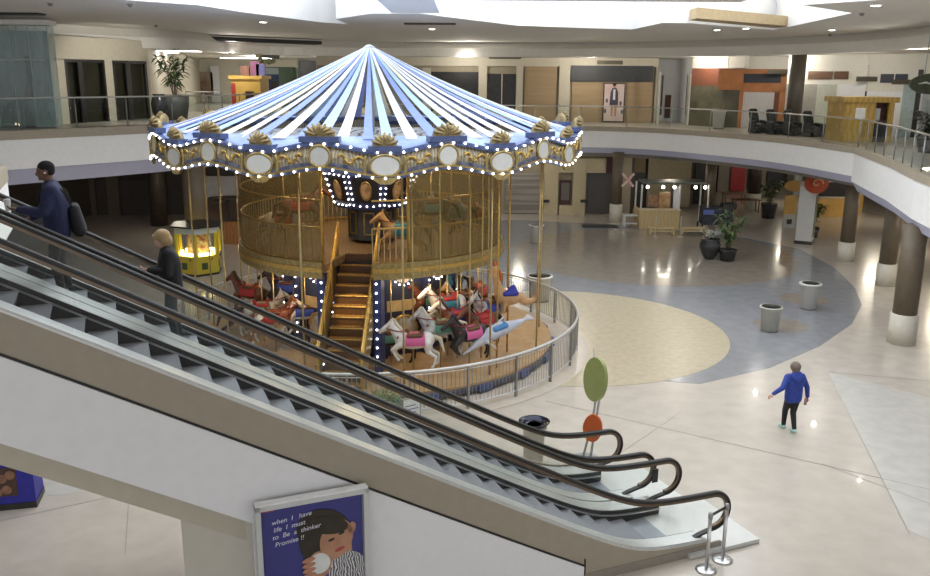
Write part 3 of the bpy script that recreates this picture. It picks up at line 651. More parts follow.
# walker seen from behind
wl=dict(head=(.03,0,1.50),neck=(-.01,0,1.36),chest=(-.02,0,1.15),pel=(-.03,0,.86),hem=(-.03,0,.80),shL=(-.01,.175,1.30),shR=(-.01,-.175,1.30),
 elL=(-.12,.33,1.09),wrL=(-.10,.53,.95),elR=(-.02,-.31,1.04),wrR=(.02,-.37,.80),hipL=(-.03,.085,.83),hipR=(-.03,-.085,.83),knL=(.16,.05,.46),knR=(-.0,-.05,.45),
 anL=(.16,.06,.09),anR=(-.17,-.02,.12),toeL=(.29,.07,.045),toeR=(-.05,-.03,.035),look=(1,.1,-.05),plR=(0,1,0))
def hairG(c,f,l,u):
    M=Matrix((f,l,u)).transposed().to_4x4()
    return [('e',c+u*.03-f*.025,(.118,.115,.118),M),('e',c-f*.05-u*.04,(.075,.09,.085),M)]
bluej=mat('royal blue jacket cloth',(.022,.05,.30),.7,var=.12,scale=12,bump=.2)
mint=mat('pale mint sneaker',(.42,.66,.62),.6)
wk=aZ(789,431)
walker,V2,_=person((wk.x,wk.y,0),math.radians(98),'person in blue hooded jacket and black leggings walking across the floor',wl,fairskin,bluej,blackc,mint,mat('grey brown hair',(.13,.10,.08),.8,c2=(.22,.18,.15),tex='wave',scale=20),hairG)
blob([('h',[((-.12,.09,1.32),.045),((-.12,-.09,1.32),.045),((-.15,0,1.24),.05),((-.07,.08,1.40),.04),((-.07,-.08,1.40),.04)])],'hood',bluej,walker,.014,3)
bt=thing('drink_bottle','pinkish drink bottle in the right hand of the walking person','bottle',walker.matrix_basis@Vector((.045,-.345,.60)))
MB().lathe([(.03,0),(.032,.02),(.032,.13),(.018,.16),(.018,.18)],16).build('bottle_body',mat('pink plastic',(.45,.30,.32),.4),bt,True); MB().lathe([(.02,.17),(.02,.20)],14).build('cap',ebm,bt,True)
# ------------------------------------------------------------------ carousel
car=thing('carousel','large two level carousel with blue and white ribbon canopy and gold cornice','carousel',(CC[0],CC[1],0))
def pol(a,r,z=0): return Vector((r*math.sin(a),-r*math.cos(a),z))
NP=13; DA=2*PI/NP; A0=math.radians(9.2)
RC=5.75
def wave(a): return math.cos(a*NP)     # 1 at the low cartouche, -1 at the high one
def zb(a): return 5.68-.10*wave(a)
def zt(a): return 6.17-.10*wave(a)
corn=mat('cream and gold cornice',(.26,.21,.12),.45,c2=(.46,.41,.31),tex='wave',scale=3.5)
periw=mat('periwinkle cloth',(.22,.30,.66),.7,var=.04); lblue=mat('light blue cloth',(.40,.57,.80),.7,var=.04); rwhite=mat('white cloth',(.78,.79,.82),.7,var=.02); rcream=mat('cream cloth',(.80,.76,.60),.7,var=.03)
mirr=mat('pale oval mirror',(.62,.62,.60),.22,metal=.25,var=.03)
bluetrim=mat('blue cornice trim',(.04,.06,.17),.4,c2=(.09,.13,.28),scale=20)
dashm=mat('dark navy dash border',(.03,.04,.10),.45,c2=(.16,.17,.22),scale=9)
# platform
MB().lathe([(5.1,0),(5.1,.08),(5.22,.1),(5.22,.22),(5.25,.24),(5.25,.3),(0.1,.3)],96).build('platform',mat('tan carousel deck',(.40,.25,.12),.4,c2=(.47,.32,.17),scale=3),car)
MB().lathe([(5.26,.085),(5.29,.10),(5.29,.2),(5.26,.22)],96).build('platform_rim',mat('dark blue grey rim',(.06,.065,.09),.5),car)
for k in range(22):
    a=k*2*PI/22+.08; p=pol(a,5.3,.15); MB().box(p,(.42,.10,.16),rz=a).build('rim_block',blue,car)
# cornice panels
panels=[]
def cornice(k):
    n=24; aa=[-DA/2+DA*i/n for i in range(n+1)]; h=.045
    mb=MB(); mb.loft([[pol(a,RC+.06,zb(a)),pol(a,RC+.11,(zb(a)+zt(a))/2),pol(a,RC+.02,zt(a)),pol(a,RC-.06,zt(a)),pol(a,RC-.06,zb(a))] for a in aa])
    pn=mb.build('cornice_panel',corn,car)
    def band(f0,f1,r0,r1,name,m):
        mb=MB(); mb.loft([[pol(a,RC+r0,f0(a)),pol(a,RC+r1,f0(a)),pol(a,RC+r1,f1(a)),pol(a,RC+r0,f1(a))] for a in aa]); return mb.build(name,m,pn)
    band(lambda a:zt(a)-.02,lambda a:zt(a)+.075,-.05,.12,'top_moulding',bluetrim)
    band(lambda a:zb(a)-.0,lambda a:zb(a)+.045,.05,.15,'bottom_moulding',oldgold)
    band(lambda a:zb(a)+.05,lambda a:zb(a)+.13,.06,.125,'dash_border',dashm)
    band(lambda a:zb(a)-.06,lambda a:zb(a)+.005,-.02,.10,'lower_lip',bluetrim)
    for a,w_,h_ in ((0,.30,.20),(DA/2,.20,.20)):
        zc=(zb(a)+zt(a))/2+.005; 
        def ringp(q,ww,hh,r): return pol(a+ww*math.cos(q)/RC,r,zc+hh*math.sin(q))
        mb=MB(); mb.prism([ringp(2*PI*i/28,w_,h_,RC+.12) for i in range(28)],pol(a,.02)); mb.build('oval_mirror',mirr,pn)
        mb=MB(); mb.tube([ringp(2*PI*i/28,w_+.03,h_+.03,RC+.13) for i in range(29)],.032,6,False); mb.build('oval_frame',oldgold,pn,True)
        if w_>.25:
            for q in (1,-1):
                mb=MB(); mb.tube([pol(a+q*(w_+.09+.05*math.cos(e))/RC,RC+.12,zc+.20*math.sin(e)) for e in srange(-1.5,1.5,10)],[.03+.012*math.cos(e) for e in srange(-1.5,1.5,10)],6); mb.build('frame_wing',oldgold,pn,True)
            mb=MB(); zc2=zb(a)-.10; mb.prism([pol(a-.055,RC+.06,zc2+.08),pol(a+.055,RC+.06,zc2+.08),pol(a+.02,RC+.06,zc2-.06),pol(a-.02,RC+.06,zc2-.06)],pol(a,.06)); mb.build('drop_bracket',oldgold,pn)
        # crest: blue block carrying a gilded shell
        ww=.36 if w_>.25 else .44; z0=zt(a)+.07
        mb=MB(); mb.box(pol(a,RC+.03,z0+.05),(ww*2,.26,.12),rz=a); mb.build('crest_block',blue,pn)
        mb=MB()
        R=Matrix.Translation(pol(a,RC+.02,z0+.11))@Matrix.Rotation(a,4,'Z')
        mb.sph((0,0,0),1,M=R@Matrix.Diagonal((ww*.78,.13,.24,1)),n=14)
        for i in range(7):
            e=(i-3)/3*1.2; mb.tube([R@Vector((0,-.11,.03)),R@Vector((math.sin(e)*ww*.45,-.14,.02+.16*math.cos(e))),R@Vector((math.sin(e)*ww*.82,-.05,.0+.28*math.cos(e)))],[.02,.035,.03],5)
        mb.build('crest_shell',mat('gilded shell',(.22,.16,.07),.45,metal=.4,c2=(.36,.28,.14),scale=9),pn,True)
        # gilt scrolls
        if w_>.25:
            for q in (1,-1):
                mb=MB()
                for (off,sz,fl) in ((.52,.13,1),(.74,.11,-1),(.90,.09,1)):
                    pts=[]
                    for i in range(16):
                        e=i/15*4.6; rr_=sz*(1-.17*e)
                        aa_=a+q*(off+rr_*math.cos(e))/RC; pts.append(pol(aa_,RC+.115,(zb(aa_)+zt(aa_))/2+.03+fl*rr_*math.sin(e)))
                    mb.tube(pts,[.034-.0014*i for i in range(16)],5)
                mb.build('gilt_scroll',gold,pn,True)
    return pn
p0_=cornice(0); p0_.rotation_euler.z=A0
for k in range(1,NP):
    c=copy_tree(p0_,car); c.rotation_euler.z=A0+k*DA
# sloping valance sheet between ribbon ends and cornice
mb=MB(); n=NP*16
ring=lambda r,f: [pol(2*PI*i/n,r,f(2*PI*i/n-A0)) for i in range(n)]
mb.loft([ring(RC+.02,lambda a:zt(a)+.06),ring(RC-.02,lambda a:zt(a)+.10),ring(RC-.45,lambda a:6.42),ring(RC-.47,lambda a:6.39)],True,False); mb.build('valance_sheet',mat('blue valance cloth',(.22,.29,.60),.6,c2=(.36,.47,.74),scale=1.2),car,True)
# inner ceiling with scroll pattern
mb=MB(); mb.lathe([(1.1,6.18),(5.55,6.02),(5.55,5.99),(1.1,6.14)],72); mb.build('inner_ceiling',mat('white ceiling with dark scrolls',(.72,.72,.72),.6,c2=(.16,.16,.17),tex='wave',scale=.9,lo=.80,hi=.86),car)
# canopy ribbons and apex
cols=[rwhite,periw,lblue,rwhite,periw,lblue,rcream,rwhite,periw]
NR=66; rnd=random.Random(3)
for k in range(NR):
    a=2*PI*k/NR+rnd.uniform(-.012,.012); m=cols[k%len(cols)] if rnd.random()<.85 else rnd.choice(cols)
    wi=.128+rnd.uniform(-.02,.035); mb=MB(); rings=[]
    for i in range(7):
        t=i/6; r=.10+(5.45-.10)*t; z=8.50-(8.50-6.36)*t-.14*math.sin(PI*t)
        h=.014+(wi-.014)*t; p=pol(a,r,z); q=Vector((math.cos(a),math.sin(a),0))*h; rings.append([p-q,p+q,p+q+Vector((0,0,.012)),p-q+Vector((0,0,.012))])
    mb.loft(rings); mb.build('canopy_ribbon',m,car)
MB().lathe([(.16,8.36),(.17,8.5),(.10,8.54),(.06,8.56),(.02,8.57)],20).build('apex_cap',mat('pale grey cap',(.6,.62,.66),.5),car,True)
MB().lathe([(.11,4.9),(.11,8.4)],16).build('center_pole',mat('grey mast',(.35,.36,.38),.5),car,True)
# bulbs: nearest hundred as parts, all others as one
bulbs=[]
for k in range(NP*10):
    a=A0+2*PI*k/(NP*10)
    bulbs+=[(a,RC+.16,zb(a-A0)-.025),(a+.02,RC+.15,zt(a-A0)+.03)]
# upper drum
OC=8; 
def oct(r,z,n=OC,off=0): return [pol(2*PI*(i+.5)/n+off,r,z) for i in range(n)]
OFF=math.radians(-2)
mb=MB(); mb.loft([oct(1.06,4.12,OC,OFF),oct(1.08,4.2,OC,OFF),oct(1.38,5.12,OC,OFF),oct(1.38,5.6,OC,OFF)]); mb.build('upper_drum',navy,car)
for i in range(OC):
    a=2*PI*i/OC+OFF; ca=math.cos(PI/OC)
    def dp(u,v,out=.015):  # u across -1..1, v 0..1 up the facet
        r=(1.08+.30*v)*ca; hw=(1.08+.30*v)*math.sin(PI/OC); return pol(a,r+out,4.2+.92*v)+Vector((math.cos(a),math.sin(a),0))*hw*u
    pn=MB().prism([dp(-.72,.14),dp(.72,.14),dp(.72,.88),dp(-.72,.88)],pol(a,.012)).build('drum_panel',mat('dark panel inset',(.012,.012,.02),.4),car)
    mb=MB(); mb.prism([dp(.26*math.cos(q),.5+.24*math.sin(q),.03) for q in srange(0,2*PI*.96,22)],pol(a,.012)); mb.build('oval_portrait',mat('sepia portrait',(.55,.38,.24),.5,c2=(.16,.09,.06),scale=5),pn)
    mb=MB(); mb.tube([dp(.30*math.cos(q),.5+.28*math.sin(q),.035) for q in srange(0,2*PI,22)],.025,5,False); mb.build('portrait_frame',oldgold,pn,True)
    for j in range(6):
        v=.06+.88*j/5
        for u in (-.86,.86): 
            q=dp(u,v,.03); bulbs.append((None,q,0))
    for u in (-.45,-.0,.45):
        bulbs.append((None,dp(u,.02,.03),0)); bulbs.append((None,dp(u,.96,.03),0))
mb=MB(); mb.loft([oct(.72,3.2,OC,OFF),oct(.72,4.12,OC,OFF)]); mb.build('upper_column',mat('slate blue column',(.05,.06,.085),.5),car)
for i in range(OC):
    a=2*PI*i/OC+OFF; r=.72*math.cos(PI/OC)
    mb=MB()
    for u0,u1,v0,v1 in ((-.16,-.12,3.35,4.0),(.12,.16,3.35,4.0),(-.16,.16,3.35,3.39),(-.16,.16,3.96,4.0)):
        q=Vector((math.cos(a),math.sin(a),0)); mb.prism([pol(a,r+.01,v0)+q*u0,pol(a,r+.01,v0)+q*u1,pol(a,r+.01,v1)+q*u1,pol(a,r+.01,v1)+q*u0],pol(a,.02))
    mb.build('gilt_moulding',oldgold,car)
# upper deck with a gap for the stairs
AS=math.radians(-3.8); GA=math.radians(9.8); RD=3.72
def sector(r0,r1,z0,z1,a0,a1,n=60):
    mb=MB(); mb.loft([[pol(a,r0,z0),pol(a,r1,z0),pol(a,r1,z1),pol(a,r0,z1)] for a in srange(a0,a1,n)]); return mb
sector(2.05,RD,2.9,3.1,AS+GA,AS+2*PI-GA).build('upper_deck',mat('brown deck boards',(.16,.10,.05),.5,c2=(.22,.14,.07),tex='wave',scale=3),car)
MB().lathe([(2.06,2.9),(2.06,3.1),(.3,3.1),(.3,2.9)],48).build('inner_deck',MATS['brown deck boards'],car)
sector(RD,RD+.06,2.78,3.2,AS+GA,AS+2*PI-GA,80).build('deck_fascia',oldgold,car)
sector(RD+.02,RD+.10,2.95,3.06,AS+GA,AS+2*PI-GA,80).build('fascia_moulding',gold,car)
sector(RD-.01,RD,3.2,5.62,AS+math.radians(24),AS+2*PI-GA,80).build('mesh_screen',mesh_mat('gold wire mesh',(.30,.22,.08),.62),car)
# railing bars round the upper deck
mb=MB()
for i in range(150):
    a=AS+GA+(2*PI-2*GA)*i/149; p=pol(a,RD-.06,3.1); mb.cyl(p,p+Vector((0,0,.95)),.014,n=4)
tag(mb.build('railing_bars',mat('pale gold bars',(.55,.47,.30),.4,metal=.5),car),kind='stuff')
for z,r_ in ((4.06,.03),(3.2,.02),(4.75,.02)): sector(RD-.08,RD-.03,z-.02,z+.02,AS+GA,AS+2*PI-GA,80).build('railing_hoop',gold,car)
for s in (1,-1):
    p=pol(AS+(GA if s<0 else math.radians(24))*s,RD-.03,3.1); MB().cyl(p,p+Vector((0,0,2.5)),.04).build('screen_post',gold,car,True)
# lower core: pilasters, arches, mirrors
RCo=2.55; NCo=12; offc=AS+PI/NCo
mb=MB(); mb.loft([[pol(2*PI*(i)/NCo+offc,RCo-.15,z) for i in range(NCo)] for z in (.3,2.9)]); mb.build('core_wall',mat('navy core wall',(.018,.024,.06),.45),car)
arch=mat('amber glass arch',(.30,.20,.08),.35,c2=(.45,.36,.2),scale=3)
for i in range(NCo):
    a=2*PI*i/NCo+offc; 
    pl=MB().box(pol(a,RCo-.06,1.6),(.22,.2,2.6),rz=a).build('pilaster',navy,car)
    for j in range(9): bulbs.append((None,pol(a,RCo+.06,.55+.26*j),0))
    am=a+PI/NCo; rc_=(RCo-.15)*math.cos(PI/NCo)+.01
    if i==NCo-1: continue
    q=Vector((math.cos(am),math.sin(am),0)); o=pol(am,rc_)
    P=lambda u,z: o+q*u+Vector((0,0,z))
    pts=[P(-.36,.5),P(.36,.5),P(.36,1.05)]+[P(.36*math.cos(e),1.05+.36*math.sin(e)) for e in srange(.2,PI-.2,10)]+[P(-.36,1.05)]
    pn=MB().prism(pts,pol(am,.02)).build('arched_mirror',mat('grey arched mirror',(.42,.38,.32),.2,metal=.5,c2=(.55,.5,.42)),car)
    MB().tube([p+pol(am,.02) for p in pts],.04,6,False).build('arch_frame',gold,pn,True)
    MB().prism([P(-.5,1.55),P(.5,1.55),P(.5,1.85),P(-.5,1.85)],pol(am,.03)).build('fluted_frieze',arch,car)
    cz=2.42; ps=[P(-.3,cz+.28)]+[P(.3*math.cos(e),cz+.28+.38*math.sin(e)-.0) for e in srange(PI,2*PI,14)]
    MB().prism(ps,pol(am,.02)).build('half_round_window',mat('white lettered glass',(.6,.58,.55),.3,c2=(.25,.22,.2),tex='wave',scale=6),car)
    for e in srange(PI+.1,2*PI-.1,8): bulbs.append((None,P(.36*math.cos(e),cz+.28+.44*math.sin(e))+pol(am,.04),0))
# stairs
stw=.50; S0_,S1_=pol(AS,2.15),pol(AS,4.75); qs=Vector((math.cos(AS),math.sin(AS),0)); ds=pol(AS,1)
NS=12; wst=mat('varnished stair wood',(.30,.15,.04),.3,c2=(.40,.22,.07),tex='wave',scale=3)
for i in range(NS):
    r=2.15+2.6*i/NS; z=3.1-2.72*(i+1)/(NS+0.0)
    o=pol(AS,r)
    st=MB().prism([o-qs*stw+Vector((0,0,z-.04)),o+qs*stw+Vector((0,0,z-.04)),o+qs*stw+ds*.25+Vector((0,0,z-.04)),o-qs*stw+ds*.25+Vector((0,0,z-.04))],(0,0,.04)).build('stair_tread',wst,car)
    MB().prism([o-qs*stw+Vector((0,0,z)),o+qs*stw+Vector((0,0,z)),o+qs*stw+Vector((0,0,z+.22)),o-qs*stw+Vector((0,0,z+.22))],ds*.02).build('stair_riser',mat('dark stair riser',(.12,.055,.018),.4),st)
    MB().cyl(o-qs*stw+ds*.255+Vector((0,0,z-.01)),o+qs*stw+ds*.255+Vector((0,0,z-.01)),.016,n=6).build('brass_nosing',gold,st)
for s in (1,-1):
    o=qs*s*(stw+.05)
    mb=MB(); mb.prism([pol(AS,2.15,2.75)+o,pol(AS,4.85,.25)+o,pol(AS,4.95,.95)+o,pol(AS,2.15,3.55)+o],qs*s*.05); mb.build('stair_side_panel',oldgold,car)
    for hz in (.0,.22): MB().tube([pol(AS,2.1,3.95-hz)+o,pol(AS,2.5,3.65-hz)+o,pol(AS,4.9,1.35-hz)+o,pol(AS,5.05,1.2-hz)+o],.032,8).build('stair_handrail',gold,car,True)
    for r in (2.2,3.1,4.0,4.9): p=pol(AS,r,3.05-(r-2.15)*.96-.3)+o; MB().cyl(p,p+Vector((0,0,1.25)),.025,n=8).build('stair_baluster',gold,car,True)
    pl=MB().box(pol(AS,4.85,.0)+o+Vector((0,0,.75)),(.10,.10,.95),rz=AS).build('newel_post',gold,car)
# blue pilaster boards beside the stairs
for s in (1,-1):
    o=pol(AS,3.35)+qs*s*(stw+.22); MB().box(o+Vector((0,0,1.55)),(.20,.5,2.5),rz=AS).build('pilaster',mat('blue pilaster board',(.03,.045,.14),.4),car)
    for j in range(10): bulbs.append((None,pol(AS,3.62)+qs*s*(stw+.2)+Vector((0,0,.5+.24*j)),0))
mat('brushed brass',(.50,.40,.20),.35,metal=.7,var=.1)
brass=MATS['brushed brass']
# slim gold poles between platform and canopy
for k in range(NP):
    a=A0+k*DA+DA*.18; p=pol(a,5.0,.3); MB().cyl(p,p+Vector((0,0,5.62)),.024,n=8).build('canopy_pole',brass,car,True)
brass=MATS['brushed brass']
# --- carousel animals
camd=Vector((-CC[0],-CC[1],CH))
def horse(coat,mane,saddle,cloth,jump=0.):
    h=empty('carousel_horse'); 
    B=[('e',(0,0,1.0),(.46,.185,.21)),('e',(.27,0,1.04),(.22,.175,.22)),('e',(-.30,0,1.03),(.23,.18,.215)),
       ('h',[((.36,0,1.10),.15),((.58,0,1.44),.085)]),('h',[((.56,0,1.47),.085),((.62,0,1.42),.085),((.84,0,1.27),.055)]),
       ('c',(.54,.05,1.54),.028,(.53,.06,1.63),.012),('c',(.54,-.05,1.54),.028,(.53,-.06,1.63),.012),('c',(.82,0,1.27),.05,(.86,0,1.255),.05),
       ('c',(.36,.11,.95),.085,(.55,.11,.80),.055),('c',(.55,.11,.80),.05,(.44,.11,.60),.035),('c',(.44,.11,.60),.035,(.40,.11,.55),.045),
       ('c',(.34,-.11,.95),.085,(.50,-.11,.72),.055),('c',(.50,-.11,.72),.05,(.37,-.11,.55),.035),('c',(.37,-.11,.55),.035,(.32,-.11,.52),.045),
       ('c',(-.34,.11,.98),.12,(-.34,.11,.74),.07),('c',(-.34,.11,.74),.06,(-.55,.11,.60),.042),('c',(-.55,.11,.60),.042,(-.50,.11,.38),.034),('c',(-.50,.11,.38),.034,(-.46,.11,.33),.045),
       ('c',(-.36,-.11,.98),.12,(-.42,-.11,.74),.07),('c',(-.42,-.11,.74),.06,(-.63,-.11,.62),.042),('c',(-.63,-.11,.62),.042,(-.62,-.11,.40),.034),('c',(-.62,-.11,.40),.034,(-.58,-.11,.35),.045)]
    b=blob(B,'horse_body',coat,h,.026,3)
    blob([('h',[((.50,0,1.58),.035),((.40,0,1.40),.05)]),('h',[((.40,0,1.40),.05),((.24,0,1.22),.04)]),('c',(.56,0,1.56),.035,(.62,0,1.50),.03)],'mane',mane,h,.02,2)
    blob([('h',[((-.50,0,1.12),.05),((-.66,0,1.05),.06)]),('h',[((-.66,0,1.05),.06),((-.76,0,.72),.03)])],'tail',mane,h,.02,2)
    blob([('h',[((.14,.13,1.16),.06),((.14,-.13,1.16),.06),((-.17,.13,1.17),.06),((-.17,-.13,1.17),.06)]),('c',(.15,0,1.2),.06,(.16,0,1.29),.04),('h',[((-.2,.1,1.22),.045),((-.2,-.1,1.22),.045),((-.21,0,1.29),.04)])],'saddle',saddle,h,.02,2)
    mb=MB()
    pts=[[(x,.205*math.cos(e)*1.02,1.0+.235*math.sin(e)) for e in srange(-.35,PI+.35,12)] for x in (-.27,-.1,.08,.22)]
    mb.loft(pts,False,False); o=mb.build('saddle_cloth',cloth,h,True)
    mb=MB(); mb.tube([(.40,.165,1.16),(.46,.0,1.02),(.40,-.165,1.16)],.025,6); mb.tube([(.60,.09,1.45),(.70,.07,1.36),(.40,.13,1.30),(.18,.08,1.27)],.014,5); mb.tube([(.60,-.09,1.45),(.70,-.07,1.36),(.40,-.13,1.30),(.18,-.08,1.27)],.014,5); mb.build('bridle',mat('red bridle leather',(.25,.03,.03),.5),h,True)
    return h
hw=mat('white horse coat',(.72,.70,.66),.4,var=.04); hbrown=mat('chestnut horse coat',(.13,.045,.02),.35,var=.15); hblack=mat('black horse coat',(.018,.016,.016),.35,var=.2); hgrey=mat('dapple grey horse coat',(.30,.30,.31),.4,c2=(.58,.58,.57),scale=5); hpal=mat('palomino horse coat',(.46,.30,.14),.4,var=.1); hpinto=mat('pinto horse coat',(.70,.68,.64),.4,c2=(.22,.07,.03),scale=2.2,lo=.5,hi=.53)
pinkc=mat('pink saddle cloth',(.62,.12,.30),.6); green=mat('green saddle cloth',(.10,.26,.18),.6); bluec=mat('blue saddle cloth',(.04,.07,.36),.6); redc=mat('red saddle cloth',(.40,.03,.03),.6); brownl=mat('brown saddle leather',(.12,.045,.02),.45); tealc=mat('teal saddle cloth',(.04,.22,.30),.6); maned=mat('dark mane',(.02,.015,.012),.6); manel=mat('pale mane',(.62,.56,.45),.6)
proto=horse(hw,manel,brownl,pinkc)
def place(px,py,D_,zoff,face,coat,mane,saddle,cloth,label,top=5.9,first=[True],scale=1.0):
    """stand a horse so its barrel lies on the sight line (px,py) at depth D_; face in degrees from +x"""
    p=aY(px,py,D_); loc=Vector((p.x-CC[0],p.y-CC[1],0))
    h=copy_tree(proto)
    h.parent=car; h.location=(loc.x,loc.y,p.z-1.0); h.rotation_euler.z=math.radians(face); h['label']=label
    for ch in h.children:
        nm=ch.name.split('.')[0]; mm={'horse_body':coat,'mane':mane,'tail':mane,'saddle':saddle,'saddle_cloth':cloth}.get(nm)
        if mm: ch.material_slots[0].link='OBJECT'; ch.material_slots[0].material=mm
    zb_=(.3 if p.z<2.95 else 3.1)-(p.z-1.0); zt_=(2.9 if (p.z<2.95 and loc.length<RD) else top)-(p.z-1.0)
    MB().cyl((.02,0,zb_),(.02,0,zt_),.020,n=8).build('horse_pole',brass,h,True)
    return h
HL=[(414,341,20.55,185,hw,manel,brownl,pinkc,'white horse with pink saddle cloth nearest the stairs'),
    (392,338,21.6,190,hblack,maned,brownl,green,'black horse half hidden behind the blue post'),
    (441,328,20.9,200,hgrey,manel,brownl,green,'pale grey horse with green cloth behind the white one'),
    (470,334,21.0,215,hblack,maned,brownl,pinkc,'black horse with a pink cloth beside the dolphin'),
    (448,304,22.2,205,hw,maned,redc,tealc,'white horse under the deck with teal cloth'),
    (461,300,23.2,220,hpal,manel,brownl,redc,'palomino horse deeper under the deck'),
    (478,292,24.6,250,hbrown,maned,brownl,redc,'chestnut horse at the far right of the deck'),
    (446,282,23.6,200,hblack,maned,tealc,tealc,'black horse with teal saddle under the deck'),
    (488,308,22.6,230,hgrey,maned,brownl,bluec,'dapple grey horse near the tall necked animal'),
    (274,318,22.4,10,hpinto,hbrown,brownl,redc,'brown and white pinto horse left of the stairs'),
    (250,292,24.4,160,hbrown,maned,brownl,redc,'rearing chestnut horse at the left rim'),
    (287,288,23.8,170,hblack,maned,brownl,bluec,'black horse under the left of the upper deck'),
    (262,310,23.3,20,hgrey,maned,redc,green,'dapple grey horse behind the pinto'),
    (243,315,24.6,15,hblack,maned,brownl,redc,'black horse low at the left rim'),
    (305,312,22.7,15,hw,maned,brownl,bluec,'white horse beside the stairs at left'),
    (432,208,22.3,190,hblack,maned,brownl,tealc,'black horse on the upper deck right of centre'),
    (452,214,22.6,200,hgrey,maned,tealc,green,'grey horse on the upper deck at right'),
    (470,214,23.9,220,hpal,manel,brownl,redc,'palomino horse on the upper deck at right edge'),
    (300,206,23.2,20,hbrown,maned,brownl,redc,'chestnut horse on the upper deck at left'),
    (284,220,23.4,15,hw,manel,brownl,redc,'white horse on the upper deck at left'),
    (458,318,22.0,205,hpinto,hbrown,redc,bluec,'pinto horse in the middle of the right hand group'),
    (432,300,22.6,195,hbrown,maned,brownl,green,'chestnut horse under the deck near the mirrors'),
    (482,322,22.0,222,hbrown,maned,redc,redc,'chestnut horse behind the dolphin'),
    (403,232,22.6,180,hpal,maned,tealc,tealc,'palomino horse with teal cloth beside the centre column')]
for ch in list(proto.children): pass
rear={'rearing chestnut horse at the left rim':.45}
for i,q in enumerate(HL):
    h=place(q[0],q[1],q[2],0,q[3],*q[4:8],q[8])
for ch in list(proto.children): bpy.data.objects.remove(ch)
bpy.data.objects.remove(proto)
# dolphin
def at_car(px,py,Y): p=aY(px,py,Y); return Vector((p.x-CC[0],p.y-CC[1],p.z))
p=at_car(497,333,21.2)
dl=empty('carousel_dolphin'); dl.parent=car; dl.location=p; dl.rotation_euler=(0,math.radians(0),math.radians(200)); dl['label']='blue grey dolphin with blue saddle diving beside the rim'
Tm=[(-.75,.28,.05),(-.5,.2,.11),(-.15,.1,.18),(.2,-.02,.19),(.5,-.2,.13),(.72,-.36,.06),(.92,-.48,.028)]
blob([('h',[((a[0],0,a[1]),a[2]),((b[0],0,b[1]),b[2])]) for a,b in zip(Tm,Tm[1:])]+[('h',[((-.75,0,.28),.04),((-.95,.2,.36),.025),((-.95,-.2,.36),.025)]),('h',[((.0,0,.25),.05),((-.18,0,.42),.02)]),('h',[((.35,.14,-.15),.05),((.15,.36,-.3),.02)]),('h',[((.35,-.14,-.15),.05),((.15,-.36,-.3),.02)])],'dolphin_body',mat('dolphin blue grey',(.45,.48,.58),.35,c2=(.68,.70,.76),scale=2),dl,.024,3)
blob([('h',[((.1,.13,.13),.07),((.1,-.13,.13),.07),((-.2,.13,.22),.07),((-.2,-.13,.22),.07)])],'saddle',mat('bright blue saddle',(.06,.22,.50),.45),dl,.02,2)
MB().cyl((0,0,.3-p.z),(0,0,5.9-p.z),.026,n=8).build('animal_pole',gold,dl,True)
# tall necked tan animal with a curled tail
p=at_car(508,297,22.6)
tl=empty('carousel_animal'); tl.parent=car; tl.location=p; tl.rotation_euler.z=math.radians(190); tl['label']='tan long necked animal with orange crest and blue cloth'
blob([('e',(0,0,0),(.38,.2,.24)),('h',[((.25,0,.08),.15),((.34,0,.55),.09)]),('h',[((.34,0,.55),.09),((.36,0,.82),.09),((.52,0,.76),.05)]),
      ('c',(.1,.1,-.1),.08,(.14,.1,-.42),.04),('c',(.1,-.1,-.1),.08,(.0,-.1,-.42),.04),('c',(.14,.1,-.42),.035,(.24,.1,-.44),.03),('c',(.0,-.1,-.42),.035,(.1,-.1,-.44),.03),
      ('h',[((-.28,0,.0),.14),((-.52,0,-.16),.10)]),('h',[((-.52,0,-.16),.10),((-.74,0,-.12),.08)]),('h',[((-.74,0,-.12),.08),((-.84,0,.14),.04)])],'animal_body',mat('tan animal coat',(.55,.33,.16),.4,var=.12),tl,.024,3)
blob([('h',[((.34,0,.90),.05),((.30,0,1.05),.02)]),('h',[((.38,0,.88),.05),((.42,0,1.06),.02)]),('h',[((.26,0,.75),.05),((.2,0,.5),.05)])],'crest',mat('orange crest',(.50,.12,.03),.5),tl,.02,2)
blob([('h',[((.12,.17,.12),.06),((.12,-.17,.12),.06),((-.2,.17,.14),.07),((-.2,-.17,.14),.07),((-.15,0,.3),.05)])],'saddle',mat('royal blue saddle',(.02,.03,.30),.45),tl,.02,2)
MB().cyl((0,0,.3-p.z),(0,0,5.9-p.z),.026,n=8).build('animal_pole',gold,tl,True)
# bulbs
B=[]
for a,r,z in bulbs: B.append(pol(a,r,z) if a is not None else r)
B.sort(key=lambda p:(p-camd).length)
def vis(p): return (Vector((p.x,p.y,0)).normalized().dot(Vector((camd.x,camd.y,0)).normalized())>.0)
pm=MB(); pm.sph((0,0,0),.027,n=8); b0_=pm.build('light_bulb',bulbm,car,True); b0_.location=B[0]
for p in B[1:100]:
    c=b0_.copy(); COL.objects.link(c); c.location=p
mb=MB()
for p in B[100:]:
    bmesh.ops.create_icosphere(mb.bm,subdivisions=1,radius=.027,matrix=Matrix.Translation(p))
tag(mb.build('light_bulb_string',bulbm,car,True),kind='stuff')
